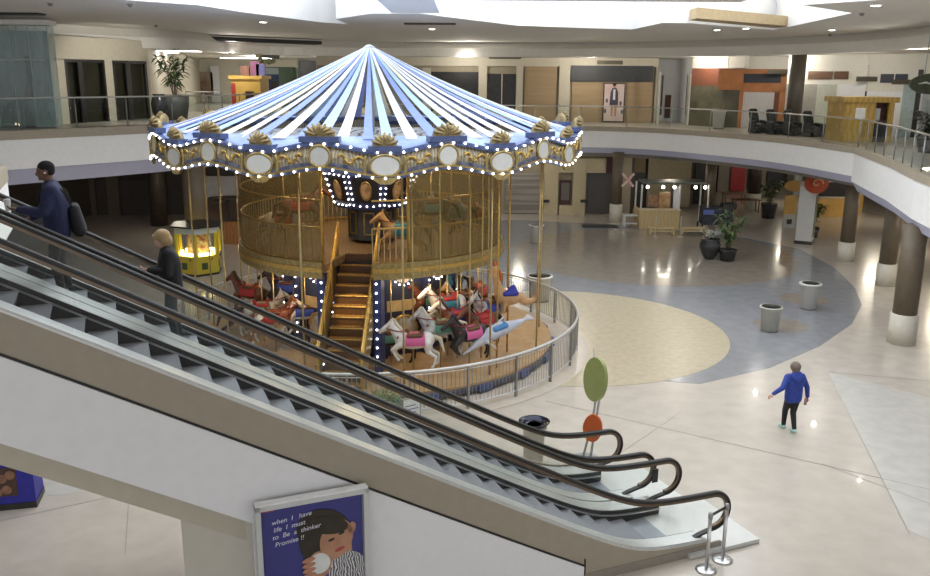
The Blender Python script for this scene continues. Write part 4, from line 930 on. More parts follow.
# ------------------------------------------------------------------ fence round the carousel
fence=thing('carousel_fence','round grey metal picket fence encircling the carousel','fence',(CC[0],CC[1],0))
RF=5.99; NF=26
fencem=mat('light grey fence metal',(.60,.61,.62),.4,metal=.4,var=.05)
def ringtube(r,z,rad,name):
    n=120; mb=MB(); mb.loft([[pol(2*PI*i/n,r+rad*math.cos(q),z+rad*math.sin(q)) for q in srange(0,2*PI*7/8,7)] for i in range(n+1)],True,False); return mb.build(name,fencem,fence,True)
tag(ringtube(RF,1.10,.036,'top_rail'),'pale rounded top rail'); ringtube(RF,.16,.018,'bottom_rail'); ringtube(RF,1.02,.014,'upper_rail')
mb=MB()
for i in range(1,13):
    a=2*PI/NF*(i/13); p=pol(a,RF,.16); mb.cyl(p,p+Vector((0,0,.90)),.0085,n=4)
pk=mb.build('picket_panel',dsteel,fence)
po=MB().box(pol(0,RF,.53),(.05,.07,1.06)).build('fence_post',dsteel,fence)
for k in range(1,NF):
    for o in (pk,po): c=o.copy(); COL.objects.link(c); c.rotation_euler.z=2*PI*k/NF
# ------------------------------------------------------------------ glass railings of the upper level
def railing(P,z0,label,step,h=1.07):
    P=[Vector((p[0],p[1],0)) for p in P]; o=P[0].copy(); o.z=z0
    t=thing('glass_railing',label,'railing',o,0,None)
    L=[0]
    for a,b in zip(P,P[1:]): L.append(L[-1]+(b-a).length)
    def at(d):
        for i in range(len(P)-1):
            if d<=L[i+1]+1e-6: return P[i].lerp(P[i+1],(d-L[i])/(L[i+1]-L[i]))
        return P[-1]
    loc=lambda p,z: Vector((p.x-o.x,p.y-o.y,z))
    MB().tube([loc(p,h) for p in P],.030,8).build('top_rail',steel,t,True)
    n=max(1,round(L[-1]/step)); pts=[at(L[-1]*i/n) for i in range(n+1)]
    for i,p in enumerate(pts):
        MB().cyl(loc(p,0),loc(p,h-.02),.022,n=8).build('rail_post',dsteel,t,True)
        if i<n:
            a,b=pts[i],pts[i+1]; d=(b-a).normalized()*.05; nn=Vector((-d.y,d.x,0))*.12
            MB().prism([loc(a+d-nn,.08),loc(b-d-nn,.08),loc(b-d-nn,h-.06),loc(a+d-nn,h-.06)],nn*2).build('glass_panel',gl,t)
    return t
ins=lambda P,d:[p-pathnorm(P,i)*d for i,p in enumerate(P)]
railing(ins(fe,.12),ZR,'long curved glass railing on the far upper floor behind the canopy',2.6)
railing(ins(ri,.12),ZR,'glass railing at the right running towards the camera',1.35)
railing(ins(le,.12)[2:],ZL,'glass railing on the left upper floor before the dark shop windows',1.9)
railing([E3(-2.2,19.9,0),E3(-5.5,19.3,0)],ZL,'short glass railing end at the top of the escalators',1.2)
# ------------------------------------------------------------------ bins
def bin_(x,y,label,r=.33,h=.82,c=None,lidm=None,rimw=.03,group='waste bins on the lower floor',z=0):
    t=thing('waste_bin',label,'bin',(x,y,z),0,group)
    c=c or mat('white bin shell',(.62,.61,.57),.45,var=.03)
    MB().lathe([(r*.82,.05),(r*.95,h*.93),(r,h*.94),(r+rimw,h*.95),(r+rimw,h),(r,h+.01),(r*.8,h)],32).build('shell',c,t,True)
    MB().lathe([(r*.80,0),(r*.80,.06)],24).build('base_ring',mat('grey bin base',(.16,.15,.15),.6),t)
    mb=MB(); mb.lathe([(r*.93,h+.012),(r*.6,h-.01),(r*.5,h-.08),(.02,h-.09)],28); mb.build('liner',lidm or mat('dark bin liner',(.03,.03,.035),.4),t,True)
    mb=MB(); mb.sph((r*.15,-r*.1,h-.03),r*.45,(1,1,.35),8); mb.build('rubbish',mat('crumpled black bag',(.02,.02,.022),.35),t,True)
    return t
p=aZ(769,331); bin_(p.x,p.y,'grey white waste bin nearest the walking person',.32,.80,mat('grey white bin shell',(.50,.49,.43),.45))
p=aZ(808,309); bin_(p.x,p.y,'white wide rimmed waste bin standing farther right by the columns',.31,.92,rimw=.07)
p=aZ(536,243); bin_(p.x,p.y,'white waste bin beyond the carousel to its right',.32,.88,rimw=.05)
p=aY(540,300,29.0); bin_(p.x,p.y+.3,'pale waste bin seen through the carousel fence at right',.42,.92,rimw=.05)
t=bin_(1.42,16.05,'tall cream bin with dark funnel top behind the escalator foot',.24,.88,mat('cream bin shell',(.60,.57,.50),.4))
MB().lathe([(.22,.90),(.31,.95),(.32,.97),(.29,.97),(.15,.88),(.14,.7),(.13,.7),(.14,.9)],36).build('funnel_top',mat('dark blue steel funnel',(.02,.022,.04),.12,metal=.6),t,True)
p=aY(716,128,46.3); bin_(p.x,p.y-.4,'white bin on the upper floor before the dim green shop',.35,.95,group=None,z=ZR)
# ------------------------------------------------------------------ plants
leafm=mat('dark green leaves',(.035,.075,.02),.5,c2=(.08,.14,.045),scale=6); leaf2=mat('bright green leaves',(.07,.13,.04),.5,c2=(.14,.21,.08),scale=6); stemm=mat('brown stems',(.10,.07,.04),.8)
potd=mat('charcoal glazed pot',(.028,.028,.032),.25,var=.2)
def plant(x,y,z,label,prof,ph,h,spread,n,lm,name='potted_plant',leafl=.3,leafw=.05,stems=5,pm=None,seed=1,droop=.5,group=None):
    R=random.Random(seed); t=thing(name,label,'plant',(x,y,z),0,group)
    MB().lathe(prof,28).build('pot',pm or potd,t,True)
    MB().lathe([(prof[-1][0]*.9,ph-.04),(prof[-1][0]*.9,ph-.03)],20).build('soil',mat('dark soil',(.03,.02,.015),.9),t)
    tips=[]; ms=MB()
    for i in range(stems):
        a=2*PI*i/stems+R.uniform(-.3,.3); q=Vector((math.cos(a)*spread*.45,math.sin(a)*spread*.45,ph+h*R.uniform(.6,1.0)))
        b=Vector((math.cos(a)*.06,math.sin(a)*.06,ph-.05)); m_=b.lerp(q,.5)*1.0; m_.x*=.6; m_.y*=.6
        ms.tube([b,m_,q],[.022,.016,.008],5); tips.append((b,m_,q))
    ms.build('stems',stemm,t,True)
    ml=MB()
    for i in range(n):
        b,m_,q=R.choice(tips); u=R.random()**.7; c=(b.lerp(m_,u*2) if u<.5 else m_.lerp(q,u*2-1))
        if c.z<ph+.15*h: c=m_.lerp(q,R.random())
        a=R.uniform(0,2*PI); d=Vector((math.cos(a),math.sin(a),R.uniform(-.2,.9)))
        ml.leaf(c,d,leafl*R.uniform(.6,1.2),leafw*R.uniform(.7,1.2),droop)
    ml.build('foliage',lm,t)
    return t
urn=[(.20,0),(.33,.2),(.45,.5),(.46,.68),(.38,.86),(.40,.92),(.36,.92)]
p=aZ(709,259); plant(p.x,p.y,0,'round charcoal urn with pale flowers beside the leafy tree pot',urn,.92,.55,.9,150,mat('pale flowering leaves',(.30,.34,.26),.6,c2=(.55,.55,.50),scale=9),leafl=.22,leafw=.05,stems=8,seed=3)
p=aZ(727,260.5); plant(p.x,p.y,0,'leafy green tree in a square sided black pot right of the urn',[(.30,0),(.38,.45),(.40,.5),(.37,.5)],.5,1.75,1.5,340,leaf2,leafl=.30,leafw=.05,stems=8,seed=5)
p=aZ(768,218); plant(p.x,p.y,0,'dark leafy plant in a black pot deep in the right hall',[(.35,0),(.45,.8),(.46,.85),(.42,.85)],.85,1.5,1.4,220,leafm,leafl=.35,leafw=.06,seed=8)
p=aY(815,225,41.2); plant(p.x+.35,p.y+1.2,0,'green plant beside the grey directory pillar',[(.3,0),(.36,.5),(.33,.5)],.5,1.5,1.1,200,leafm,leafl=.32,leafw=.06,seed=9)
p=aY(176,112,37.5); plant(p.x,37.5,ZL,'tall dark palm in a large grey pot on the left upper floor',[(.45,0),(.58,.7),(.60,1.05),(.55,1.05)],1.05,2.0,1.5,260,leafm,leafl=.50,leafw=.055,seed=11,pm=mat('dark grey planter',(.10,.10,.10),.5))
p=aY(160,115,36.4); t=thing('planter_pot','narrow dark oval pot beside the tall palm','pot',(p.x,36.4,ZL)); MB().lathe([(.16,0),(.30,.35),(.33,.7),(.26,1.0),(.22,1.05)],24).build('pot',potd,t,True); MB().lathe([(.23,1.05),(.25,1.06),(.25,1.1),(.22,1.1)],24).build('rim',potd,t,True)
q=aZ(402,428,.0); plant(E3(5.0,17.2,0).x,E3(5.0,17.2,0).y,0,'spiky green potted plant behind the escalators',[(.22,0),(.28,.4),(.26,.4)],.4,.55,.9,150,leaf2,leafl=.55,leafw=.022,stems=9,seed=13,droop=.7)
# ------------------------------------------------------------------ signs
p=aZ(586,459); t=thing('disc_sign','leaning sign with large green disc above a small orange oval on two poles','sign',(p.x,p.y,0))
lean=Vector((.16,.05,0))
gp=mat('grey sign pole',(.42,.43,.42),.45,metal=.5)
MB().lathe([(.28,0),(.28,.02),(.05,.03)],24).build('base_plate',dsteel,t)
for dx in (-.07,.09): MB().tube([(dx,0,0),(.13+dx*.5,0,.85),(.20+dx*.4,0,1.55)],.026,8).build('pole',gp,t,True)
MB().cyl((.15,.03,1.4),(.06,.05,2.4),.018,.010,8).build('spike',gp,t,True)
def tilted(c,a,b,th,rz,rx,m,name):
    M=Matrix.Translation(c)@Matrix.Rotation(rz,4,'Z')@Matrix.Rotation(rx,4,'Y')
    mb=MB(); mb.prism([M@Vector((a*math.cos(q),-th/2,b*math.sin(q))) for q in srange(0,2*PI*35/36,35)],(M.to_3x3()@Vector((0,th,0)))); return mb.build(name,m,t)
gd=tilted((.11,-.06,1.78),.36,.49,.07,math.radians(-63),.30,mat('olive green enamel',(.27,.31,.10),.4,var=.04),'green_disc')
tilted((.10,-.06,.72),.20,.30,.06,math.radians(-20),.05,mat('orange enamel',(.55,.11,.02),.4,var=.05),'orange_oval')
p=E3(5.55,16.4,0); t=thing('notice_stand','white framed notice on a floor stand behind the escalators','sign',p,AZ+.2)
MB().box((0,0,.60),(.46,.03,.75)).build('frame',dsteel,t); sh=MB().box((0,-.017,.60),(.40,.006,.70)).build('notice_sheet',paper,t)
for j,(x,zz,wd) in enumerate([(-.03,.80,.26),(.02,.72,.3),(-.02,.64,.24),(.03,.52,.28),(0,.44,.2),(.02,.36,.28)]): MB().box((x,-.022,zz),(wd,.004,.022)).build('notice_line',mat('blue print',(.12,.16,.38),.5),sh)
MB().box((0,.02,.12),(.36,.22,.24)).build('foot',dsteel,t)
# framed fashion poster on the wood hoarding
a,b=aY(602,122,51.7),aY(625.5,83,51.7); cx,cz,wd,ht=(a.x+b.x)/2,(a.z+b.z)/2,b.x-a.x,b.z-a.z
t=thing('wall_poster','tall framed pinkish poster of a standing figure on the wood hoarding','poster',(cx,51.70,a.z))
MB().box((0,0,ht/2),(wd,.08,ht)).build('frame',darkb,t); pp=MB().box((0,-.045,ht/2),(wd-.12,.01,ht-.12)).build('poster_sheet',mat('pale pink poster',(.62,.46,.42),.5,c2=(.72,.63,.60),scale=.7),t)
def fl(name,pts,y,m): MB().prism([(x,y,z) for x,z in pts],(0,-.004,0)).build(name,m,pp)
fl('printed_coat',[(-.26,1.0),(.26,1.0),(.22,1.75),(.12,1.98),(-.12,1.98),(-.22,1.75)],-.051,mat('printed dark coat',(.06,.05,.09),.5)); fl('printed_shirt',[(-.07,1.3),(.07,1.3),(.06,1.9),(-.06,1.9)],-.056,paper)
fl('printed_head',ell(0,2.1,.10,.13),-.051,sk); fl('printed_hair',ell(0,2.18,.11,.08),-.056,hm)
for x in (-.11,.11): fl('printed_leg',[(x-.05,.35),(x+.05,.35),(x+.07,1.02),(x-.07,1.02)],-.051,sk)
for x,z in ((-.42,1.25),(.40,1.1),(-.5,.65),(.5,.6)): fl('printed_spot',ell(x,z,.07,.13),-.051,mat('printed grey',(.12,.11,.12),.5))
# oval hanging sign at the right
p=aY(933,84,30); t=thing('hanging_sign','dark green oval hanging sign with white script at the right edge','sign',(p.x,30,p.z))
osg=MB().prism([(.78*math.cos(q),0,.33*math.sin(q)) for q in srange(0,2*PI*39/40,39)],(0,.08,0)).build('oval_board',mat('dark olive sign face',(.055,.065,.03),.5,var=.25),t)
MB().tube([(.78*math.cos(q),.04,.33*math.sin(q)) for q in srange(0,2*PI,40)],.025,6,False).build('rim',mat('olive rim',(.09,.10,.05),.4),t,True)
MB().tube([(-.5,-.01,.0),(-.25,-.01,.05),(.0,-.01,-.02),(.2,-.01,.04),(.45,-.01,.06)],[.01,.035,.02,.03,.01],6).build('white_script',paper,osg,True)
for x in (-.3,.3): MB().cyl((x,.04,.28),(x,.04,9.65-p.z),.012,n=6).build('hanger_rod',dsteel,t)
# hanging sign of the left corridor
p=aY(266,56,50); t=thing('hanging_sign','dark hanging sign with pale letters over the left corridor','sign',(p.x,50,p.z))
bd=MB().prism([(-.62,0,-.05),(.72,0,-.15),(.78,0,.1),(.55,0,.38),(-.62,0,.42)],(0,.12,0)).build('sign_board',mat('dark sign board',(.035,.035,.025),.5,var=.3),t)
text('Theatre','sign_letters',.34,mat('pale sign letters',(.75,.76,.72),.5),bd,Matrix.Translation((-.35,-.01,.05))@Matrix.Rotation(PI/2,4,'X'),ext=.008)
MB().sph((-.42,-.08,.12),.20,n=12).build('round_ornament',mat('pale gold ornament',(.50,.42,.25),.5),t,True)
mb=MB()
for x,z,r in ((-.35,-.25,.18),(-.1,-.3,.15),(.15,-.3,.18),(.4,-.28,.14)): mb.sph((x,.05,z),r,n=8)
mb.build('leaf_ornament',mat('olive ornament',(.20,.20,.10),.6,c2=(.32,.34,.22),scale=5),t,True)
for x in (-.4,.5): MB().cyl((x,.06,.36),(x,.06,ZB+.06-p.z),.012,n=6).build('hanger_rod',dsteel,t)
# directory pillar with disc
p=aZ(803,243); t=thing('directory_pillar','tall pale and dark directory pillar by the right hall','sign',(p.x+.05,p.y,0),math.radians(-30))
MB().box((0,0,1.55),(.75,.75,2.9)).build('pillar_body',mat('pale grey pillar',(.55,.55,.53),.5,var=.03),t); MB().box((0,0,.08),(.82,.82,.16)).build('base',dark,t)
MB().box((.38,0,1.6),(.02,.62,2.5)).build('map_panel',mat('dim directory map',(.10,.12,.08),.4,c2=(.20,.22,.15),scale=2),t)
p=aY(817,183.5,39.6); t=thing('round_sign','round orange red sign hanging before the right hall','sign',(p.x,39.6,p.z))
o1=MB().prism([(.55*math.cos(q),0,.47*math.sin(q)) for q in srange(0,2*PI*35/36,35)],(0,.07,0)).build('disc',mat('orange red enamel',(.42,.06,.015),.45,var=.15),t)
MB().tube([((.30-.024*i)*math.cos(i*.55),-.012,(.26-.02*i)*math.sin(i*.55)) for i in range(12)],.04,6).build('pale_swirl',mat('pale orange enamel',(.70,.34,.16),.5),o1)
MB().cyl((0,.035,.4),(0,.035,3.45-p.z),.02,n=6).build('hanger_rod',dsteel,t)
p=aY(795,186,45.5); t=thing('round_sign','ochre oval sign farther left of the orange red one','sign',(p.x,45.5,p.z)); MB().prism([(.55*math.cos(q),0,.30*math.sin(q)) for q in srange(0,2*PI*35/36,35)],(0,.07,0)).build('disc',mat('ochre enamel',(.42,.22,.04),.5),t); MB().cyl((0,.035,.2),(0,.035,3.45-p.z),.02,n=6).build('hanger_rod',dsteel,t)
# red X barrier sign at the far column
p=aY(628,180,46.2); t=thing('crossing_sign','red and white X shaped sign beside the far column','sign',(p.x,46.2,0))
MB().cyl((0,.03,0),(0,.03,p.z+.1),.03,n=8).build('post',dsteel,t); MB().lathe([(.22,0),(.22,.03)],20).build('base',dsteel,t)
for a in (.85,-.85): MB().box((0,0 if a>0 else -.03,p.z),(.95,.025,.13),M=Matrix.Translation((0,0 if a>0 else -.03,p.z))@Matrix.Rotation(a,4,'Y')).build('cross_board',mat('faded red board',(.62,.22,.18),.5,c2=(.7,.6,.55),scale=7),t)
# ------------------------------------------------------------------ claw machine island
p=aZ(200,272); cl=thing('claw_machine','six sided yellow prize machine with lit windows beside the left column','arcade machine',(p.x,p.y,0),math.radians(10))
hexp=lambda r,z,k=6: [Vector((r*math.cos(2*PI*i/k+PI/6),r*math.sin(2*PI*i/k+PI/6),z)) for i in range(k)]
ym=mat('yellow machine body',(.62,.43,.02),.4,c2=(.50,.46,.05),scale=2)
MB().loft([hexp(.93,.0),hexp(.93,.08)]).build('plinth',dark,cl)
MB().loft([hexp(.90,.08),hexp(.90,.78)]).build('lower_cabinet',ym,cl); MB().loft([hexp(.92,1.68),hexp(.94,1.92)]).build('header',mat('pale header',(.45,.55,.60),.5,c2=(.62,.62,.40),scale=3),cl)
MB().loft([hexp(1.05,1.92),hexp(1.08,1.99)]).build('top_board',dark,cl)
MB().loft([hexp(.45,.78),hexp(.45,1.68)]).build('prize_core',mat('mixed prizes',(.30,.10,.05),.6,c2=(.65,.55,.35),scale=7),cl)
H1=hexp(.88,0)
for i in range(6):
    a,b=H1[i],H1[(i+1)%6]; MB().cyl(a+Vector((0,0,.78)),a+Vector((0,0,1.68)),.085,n=8).build('corner_post',ym,cl)
    m_=(a+b)/2; d=(b-a).normalized(); nn=m_.normalized()
    q=m_*.995; MB().prism([q-d*.37+Vector((0,0,.80)),q+d*.37+Vector((0,0,.80)),q+d*.37+Vector((0,0,1.66)),q-d*.37+Vector((0,0,1.66))],nn*.008).build('window_pane',gl,cl)
    fr=m_*1.02; dr=MB().prism([fr-d*.22+Vector((0,0,.25)),fr+d*.02+Vector((0,0,.25)),fr+d*.02+Vector((0,0,.52)),fr-d*.22+Vector((0,0,.52))],nn*.015).build('prize_door',mat('green black door',(.05,.08,.03),.4),cl)
    MB().cyl(fr+d*.2+Vector((0,0,.62)),fr+d*.2+nn*.08+Vector((0,0,.70)),.02,n=8).build('joystick',black,cl)
    MB().box(m_*.86+Vector((0,0,.84)),(.5,.10,.10),rz=math.atan2(d.y,d.x)).build('tube_lamp',mat('lit yellow lamp',(1,.85,.3),.4,emit=9.,ecol=(1,.82,.30)),cl)
# ------------------------------------------------------------------ furniture behind the carousel at the left
p=aZ(222,232); t=thing('side_counter','dark table with a round top behind the carousel at left','table',(p.x,p.y+1,0)); MB().lathe([(1.25,1.45),(1.25,1.55)],28).build('top',darkb,t); MB().box((0,0,.72),(1.7,.9,1.44)).build('body',mat('brown counter body',(.10,.055,.03),.5),t)
p=aZ(236,243); t=thing('counter','orange brown wooden counter end left of the carousel','counter',(p.x+.3,p.y,0)); MB().box((0,0,.55),(1.5,.7,1.1)).build('body',mat('orange wood',(.33,.13,.035),.45,c2=(.40,.18,.05),tex='wave',scale=2),t); MB().box((0,0,1.12),(1.6,.8,.05)).build('top',darkb,t)
t=thing('pedestal_table','tall dark pedestal table with papers behind the carousel','table',(xat(222,40.5),40.5,0)); MB().lathe([(.7,2.0),(.7,2.06)],24).build('top',darkb,t); MB().cyl((0,0,.04),(0,0,2.0),.07).build('pedestal',dark,t); MB().lathe([(.45,0),(.45,.04)],20).build('foot',dark,t)
# ------------------------------------------------------------------ concession stand, bench, X
p=aZ(664,231); t=thing('concession_stand','lamp lit snack stand with wooden counter between the far columns','kiosk',(p.x+.75,p.y+1.6,0))
ck=mat('pale wood counter',(.50,.37,.18),.5,c2=(.58,.44,.23),tex='wave',scale=2)
MB().box((-.9,-1.0,.5),(2.1,.10,1.0)).build('front_counter',ck,t); MB().box((-1.9,-.2,.5),(.10,1.6,1.0)).build('side_counter',ck,t); MB().box((-.9,-.85,1.02),(2.2,.55,.06)).build('counter_top',mat('light counter top',(.6,.5,.33),.4),t)
for x in (-1.9,.1,1.6): 
    for y in (-1.0,.5): MB().cyl((x,y,0 if y>0 or x>.2 else 1.0),(x,y,2.35),.05,n=8).build('canopy_post',mat('pale stand post',(.55,.55,.52),.5),t)
MB().box((-.15,-.25,2.42),(3.3,1.5,.10)).build('canopy',mat('dark stand canopy',(.10,.11,.09),.5),t)
for x in (-1.6,-.8,-.2,.9,1.4): 
    l=MB(); l.sph((x,-1.0,2.22),.085,n=8); l.build('lamp',lampm,t,True)
MB().box((-.55,-.2,1.45),(.6,.5,.8)).build('popcorn_case',mat('dim glass case',(.25,.12,.05),.3,c2=(.45,.3,.15),scale=4),t); MB().box((.15,.1,1.3),(.35,.5,1.6)).build('steel_tower',steel,t)
MB().box((-1.1,0,1.35),(.5,.4,.6)).build('back_shelf',mat('brown goods',(.20,.10,.05),.6,c2=(.35,.22,.12),scale=6),t)
t=thing('game_table','dark covered machine right of the snack stand','machine',(p.x+2.9,p.y+.9,0)); MB().box((0,0,.72),(1.5,1.0,.9)).build('body',mat('dark blue machine',(.025,.03,.05),.5,var=.3),t)
MB().box((-.55,-.57,.95),(.55,.03,.25)).build('blue_panel',mat('blue panel',(.12,.16,.45),.4),t); MB().box((.55,-.3,1.25),(.7,.6,.3)).build('hood',dark,t)
for x in (-.8,.8): 
    for y in (-.45,.45): MB().cyl((x,y,0),(x,y,.3),.05,n=8).build('leg',dark,t)
def bench(px,py,w,label,m,rz=0,h=.45,dp=.5):
    p=aZ(px,py); t=thing('bench',label,'bench',(p.x,p.y,0),rz); MB().box((0,0,h),(w,dp,.07),).build('seat',m,t,bevel=.01)
    for x in (-w/2+.08,w/2-.08):
        for y in (-dp/2+.06,dp/2-.06): MB().box((x,y,h/2),(.09,.09,h-.04)).build('leg',m,t)
    MB().box((0,-dp/2+.06,.2),(w-.16,.05,.06)).build('stretcher',m,t)
bench(630.5,226.5,.9,'white bench beside the far column and X sign',mat('white bench paint',(.66,.66,.66),.5),h=.62)
bench(661,234.5,1.35,'low pale wooden bench before the snack stand',ck,h=.34,dp=.42); bench(693,234.5,1.35,'low pale wooden bench right of the other one by the urn',ck,h=.34,dp=.42)
for i,(px,lb) in enumerate([(655,'left steel rope post before the snack stand'),(680,'right steel rope post before the snack stand')]):
    p=aZ(px,237); t=thing('rope_post',lb,'stanchion',(p.x,p.y,0),0,'rope posts'); MB().lathe([(.16,0),(.16,.03),(.03,.05)],20).build('base',steel,t); MB().lathe([(.025,.04),(.025,1.0),(.035,1.01),(.035,1.05)],12).build('post',steel,t)
p=aZ(600,226.5); t=tag(MB().box((0,0,.012),(1.9,.9,.02)).build('floor_mat',mat('dark door mat',(.05,.045,.04),.9)),'dark rectangular mat on the floor before the far column','mat'); t.location=(p.x,p.y,.006)
# ------------------------------------------------------------------ hall furniture at the right
for px,py,w,lb,c in ((745,212,1.6,'brown wooden table in the deep right hall',(.16,.09,.04)),(733,205,1.4,'brown low counter behind the wooden table',(.22,.15,.09))):
    p=aZ(px,py); t=thing('hall_table',lb,'table',(p.x,p.y,0)); m=mat(lb,c,.5); MB().box((0,0,.74),(w,.7,.06)).build('top',m,t)
    for x in (-w/2+.1,w/2-.1):
        for y in (-.28,.28): MB().box((x,y,.355),(.07,.07,.71)).build('leg',m,t)
ochre=mat('ochre counter',(.50,.28,.06),.5,c2=(.58,.36,.10),scale=2)
for px,py,w,lb in ((826,216,1.9,'ochre counter beside the column in the right shop'),(848,212,1.3,'second ochre counter tucked behind the near column')):
    p=aZ(px,py); t=thing('shop_counter',lb,'counter',(p.x,p.y,0)); MB().box((0,0,.55),(w,.8,1.1)).build('body',ochre,t); MB().box((0,0,1.13),(w+.1,.9,.06)).build('top',mat('pale counter top',(.6,.55,.45),.4),t)
p=aZ(790,228); t=thing('menu_board','ochre framed board leaning before the directory pillar','sign',(p.x-.1,p.y,0),.3); MB().box((0,0,1.25),(.75,.06,1.0)).build('ochre_board',ochre,t); MB().box((0,.02,.37),(.7,.08,.74)).build('lower_board',mat('grey lower board',(.40,.40,.38),.5),t); MB().box((0,-.05,.35),(.3,.02,.25)).build('dark_print',dark,t)
# ------------------------------------------------------------------ blue display box at lower left
p=aZ(37,507); t=thing('snack_display','blue cardboard display box with cookie pictures at the lower left','box',(p.x,p.y,0),math.radians(14))
bb=MB().box((-.45,.3,.62),(.9,.6,1.0)).build('box_body',mat('vivid blue card',(.022,.02,.30),.5,var=.08),t); MB().box((-.45,.3,.06),(.92,.62,.12)).build('base',dark,t); MB().box((-.45,.3,1.16),(.96,.66,.10)).build('lid',MATS['vivid blue card'],t)
pn=MB().box((-.58,-.005,.55),(.6,.01,.55)).build('picture_panel',mat('brown picture',(.07,.03,.02),.4),bb)
for x,z in ((-.78,.42),(-.62,.36),(-.46,.40),(-.74,.62),(-.52,.62),(-.38,.68)): MB().prism([(x+.085*math.cos(q),-.012,z+.085*math.sin(q)) for q in srange(0,2*PI*19/20,19)],(0,-.004,0)).build('printed_cookie',mat('printed cookie',(.22,.10,.06),.5,c2=(.34,.18,.11),scale=9),pn)
MB().prism([(-.86,-.004,.86),(-.5,-.004,.90),(-.34,-.004,1.05),(-.86,-.004,1.05)],(0,-.006,0)).build('pale_splash',mat('pale blue splash',(.35,.50,.62),.4,c2=(.10,.15,.4),scale=5),bb)
# ------------------------------------------------------------------ massage chairs upstairs
chm=mat('black massage leather',(.014,.014,.017),.35,var=.2)
def mchair(px,Y,label,rz):
    p=aY(px,130,Y); t=thing('massage_chair',label,'chair',(p.x,Y,ZR),rz,'massage chairs')
    blob([('h',[((-.22,.05,.42),.10),((.22,.05,.42),.10),((-.22,-.35,.40),.09),((.22,-.35,.40),.09)])],'seat',chm,t,.035,2)
    blob([('h',[((-.22,.15,.48),.11),((.22,.15,.48),.11),((-.2,.42,1.12),.10),((.2,.42,1.12),.10)]),('h',[((-.14,.40,1.15),.10),((.14,.40,1.15),.10)])],'backrest',chm,t,.035,2)
    for s in (1,-1): blob([('h',[((s*.36,.12,.30),.09),((s*.36,.12,.60),.08),((s*.36,-.36,.58),.08),((s*.36,-.34,.25),.08)])],'armrest',chm,t,.035,2)
    blob([('h',[((-.2,-.48,.32),.07),((.2,-.48,.32),.07),((-.2,-.62,.10),.07),((.2,-.62,.10),.07)])],'footrest',chm,t,.035,2)
    MB().box((0,.0,.14),(.6,.7,.26)).build('base',dark,t); t.scale=(.82,.82,.95)
for px,Y,lb in ((756,42.4,'leftmost of the four black massage chairs upstairs'),(773.5,41.6,'second black massage chair from the left upstairs'),(791,40.8,'third black massage chair, before the dark column'),(811,39.9,'rightmost black massage chair nearest the yellow kiosk')): mchair(px,Y,lb,.35)
p=aY(826,132,39.8); t=thing('ottoman','round black ottoman right of the massage chairs','ottoman',(p.x,39.8,ZR)); MB().lathe([(.3,0),(.36,.1),(.38,.5),(.3,.58)],20).build('cushion',chm,t,True); MB().lathe([(.31,.57),(.2,.61),(.02,.62)],20).build('top_pad',chm,t,True)
# yellow kiosk upstairs
A,B_=aY(846,120,36.6),aY(893,120,36.6); wd=B_.x-A.x
yk=mat('yellow wood kiosk',(.42,.26,.055),.5,c2=(.50,.33,.09),tex='wave',scale=1.5)
t=thing('vending_kiosk','yellow wooden kiosk with dark opening behind the right railing','kiosk',((A.x+B_.x)/2,37.6,ZR))
for x0,x1 in ((-.5,.12),(.40,.5)): MB().box(((x0+x1)/2*wd,-.9,.85),((x1-x0)*wd,.1,1.7)).build('front_panel',yk,t)
for x in (-.5,.5): MB().box((x*wd,0,.85),(.1,1.8,1.7)).build('side_panel',yk,t)
MB().box((0,0,1.76),(wd+.35,2.1,.22)).build('cornice',yk,t); MB().box((.26*wd,-.85,.45),(.28*wd,.1,.9)).build('lower_panel',dark,t); MB().box((.26*wd,-.6,1.2),(.28*wd,.05,.9)).build('dark_opening',mat('dark red interior',(.06,.015,.012),.5),t); MB().box((.22*wd,-.7,1.15),(.2,.1,.5)).build('screen',mat('pale screen',(.5,.5,.5),.4),t)
MB().box((-.2*wd,-.96,1.2),(.42,.02,.45)).build('notice',paper,t); MB().box((0,.9,.85),(wd,.05,1.7)).build('back_panel',yk,t)
p=aY(922,118,31.5); plant(p.x+.35,31.5,ZR,'dark plant behind the right railing at the picture edge',[(.3,0),(.4,.5),(.37,.5)],.5,1.1,1.2,220,mat('nearly black leaves',(.02,.03,.015),.5),leafl=.4,leafw=.06,seed=21)
# ------------------------------------------------------------------ left upper: glass lift enclosure, corridor
t=thing('lift_enclosure','green tinted glass lift enclosure at the upper left edge','lift',(xat(54,31),31,ZL))
hgt=aY(55,24,31).z-ZL; L0=xat(-40,31)-xat(54,31)
for i in range(5):
    x0=L0*i/5; MB().box((x0+L0/10,0,hgt/2),(abs(L0)/5-.03,.03,hgt-.1)).build('glass_pane',elev,t)
    MB().cyl((x0,0,0),(x0,0,hgt),.022,n=6).build('mullion',mat('pale green mullion',(.40,.46,.44),.4),t)
for i in range(1): MB().box((0.0,.25,hgt/2),(.03,.47,hgt-.1)).build('glass_pane',elev,t)
MB().box((L0/2,.3,hgt+.05),(abs(L0)+.1,.8,.16)).build('roof_ring',ceilm,t); MB().box((L0*.30,.2,1.25),(.28,.2,2.5)).build('guide_post',mat('dark guide post',(.12,.10,.09),.5),t); MB().box((L0*.55,.0,hgt*.66),(abs(L0),.06,.06)).build('transom',MATS['pale green mullion'],t)
MB().box((L0*.52,.5,hgt*.47),(abs(L0)*.9,.06,hgt*.94)).build('cab_wall',mat('grey cab wall',(.48,.55,.54),.5,c2=(.60,.66,.65),scale=.8),t); MB().box((L0*.55,.3,.5),(.35,.3,.7)).build('control_box',mat('dark blue box',(.06,.09,.13),.5),t)
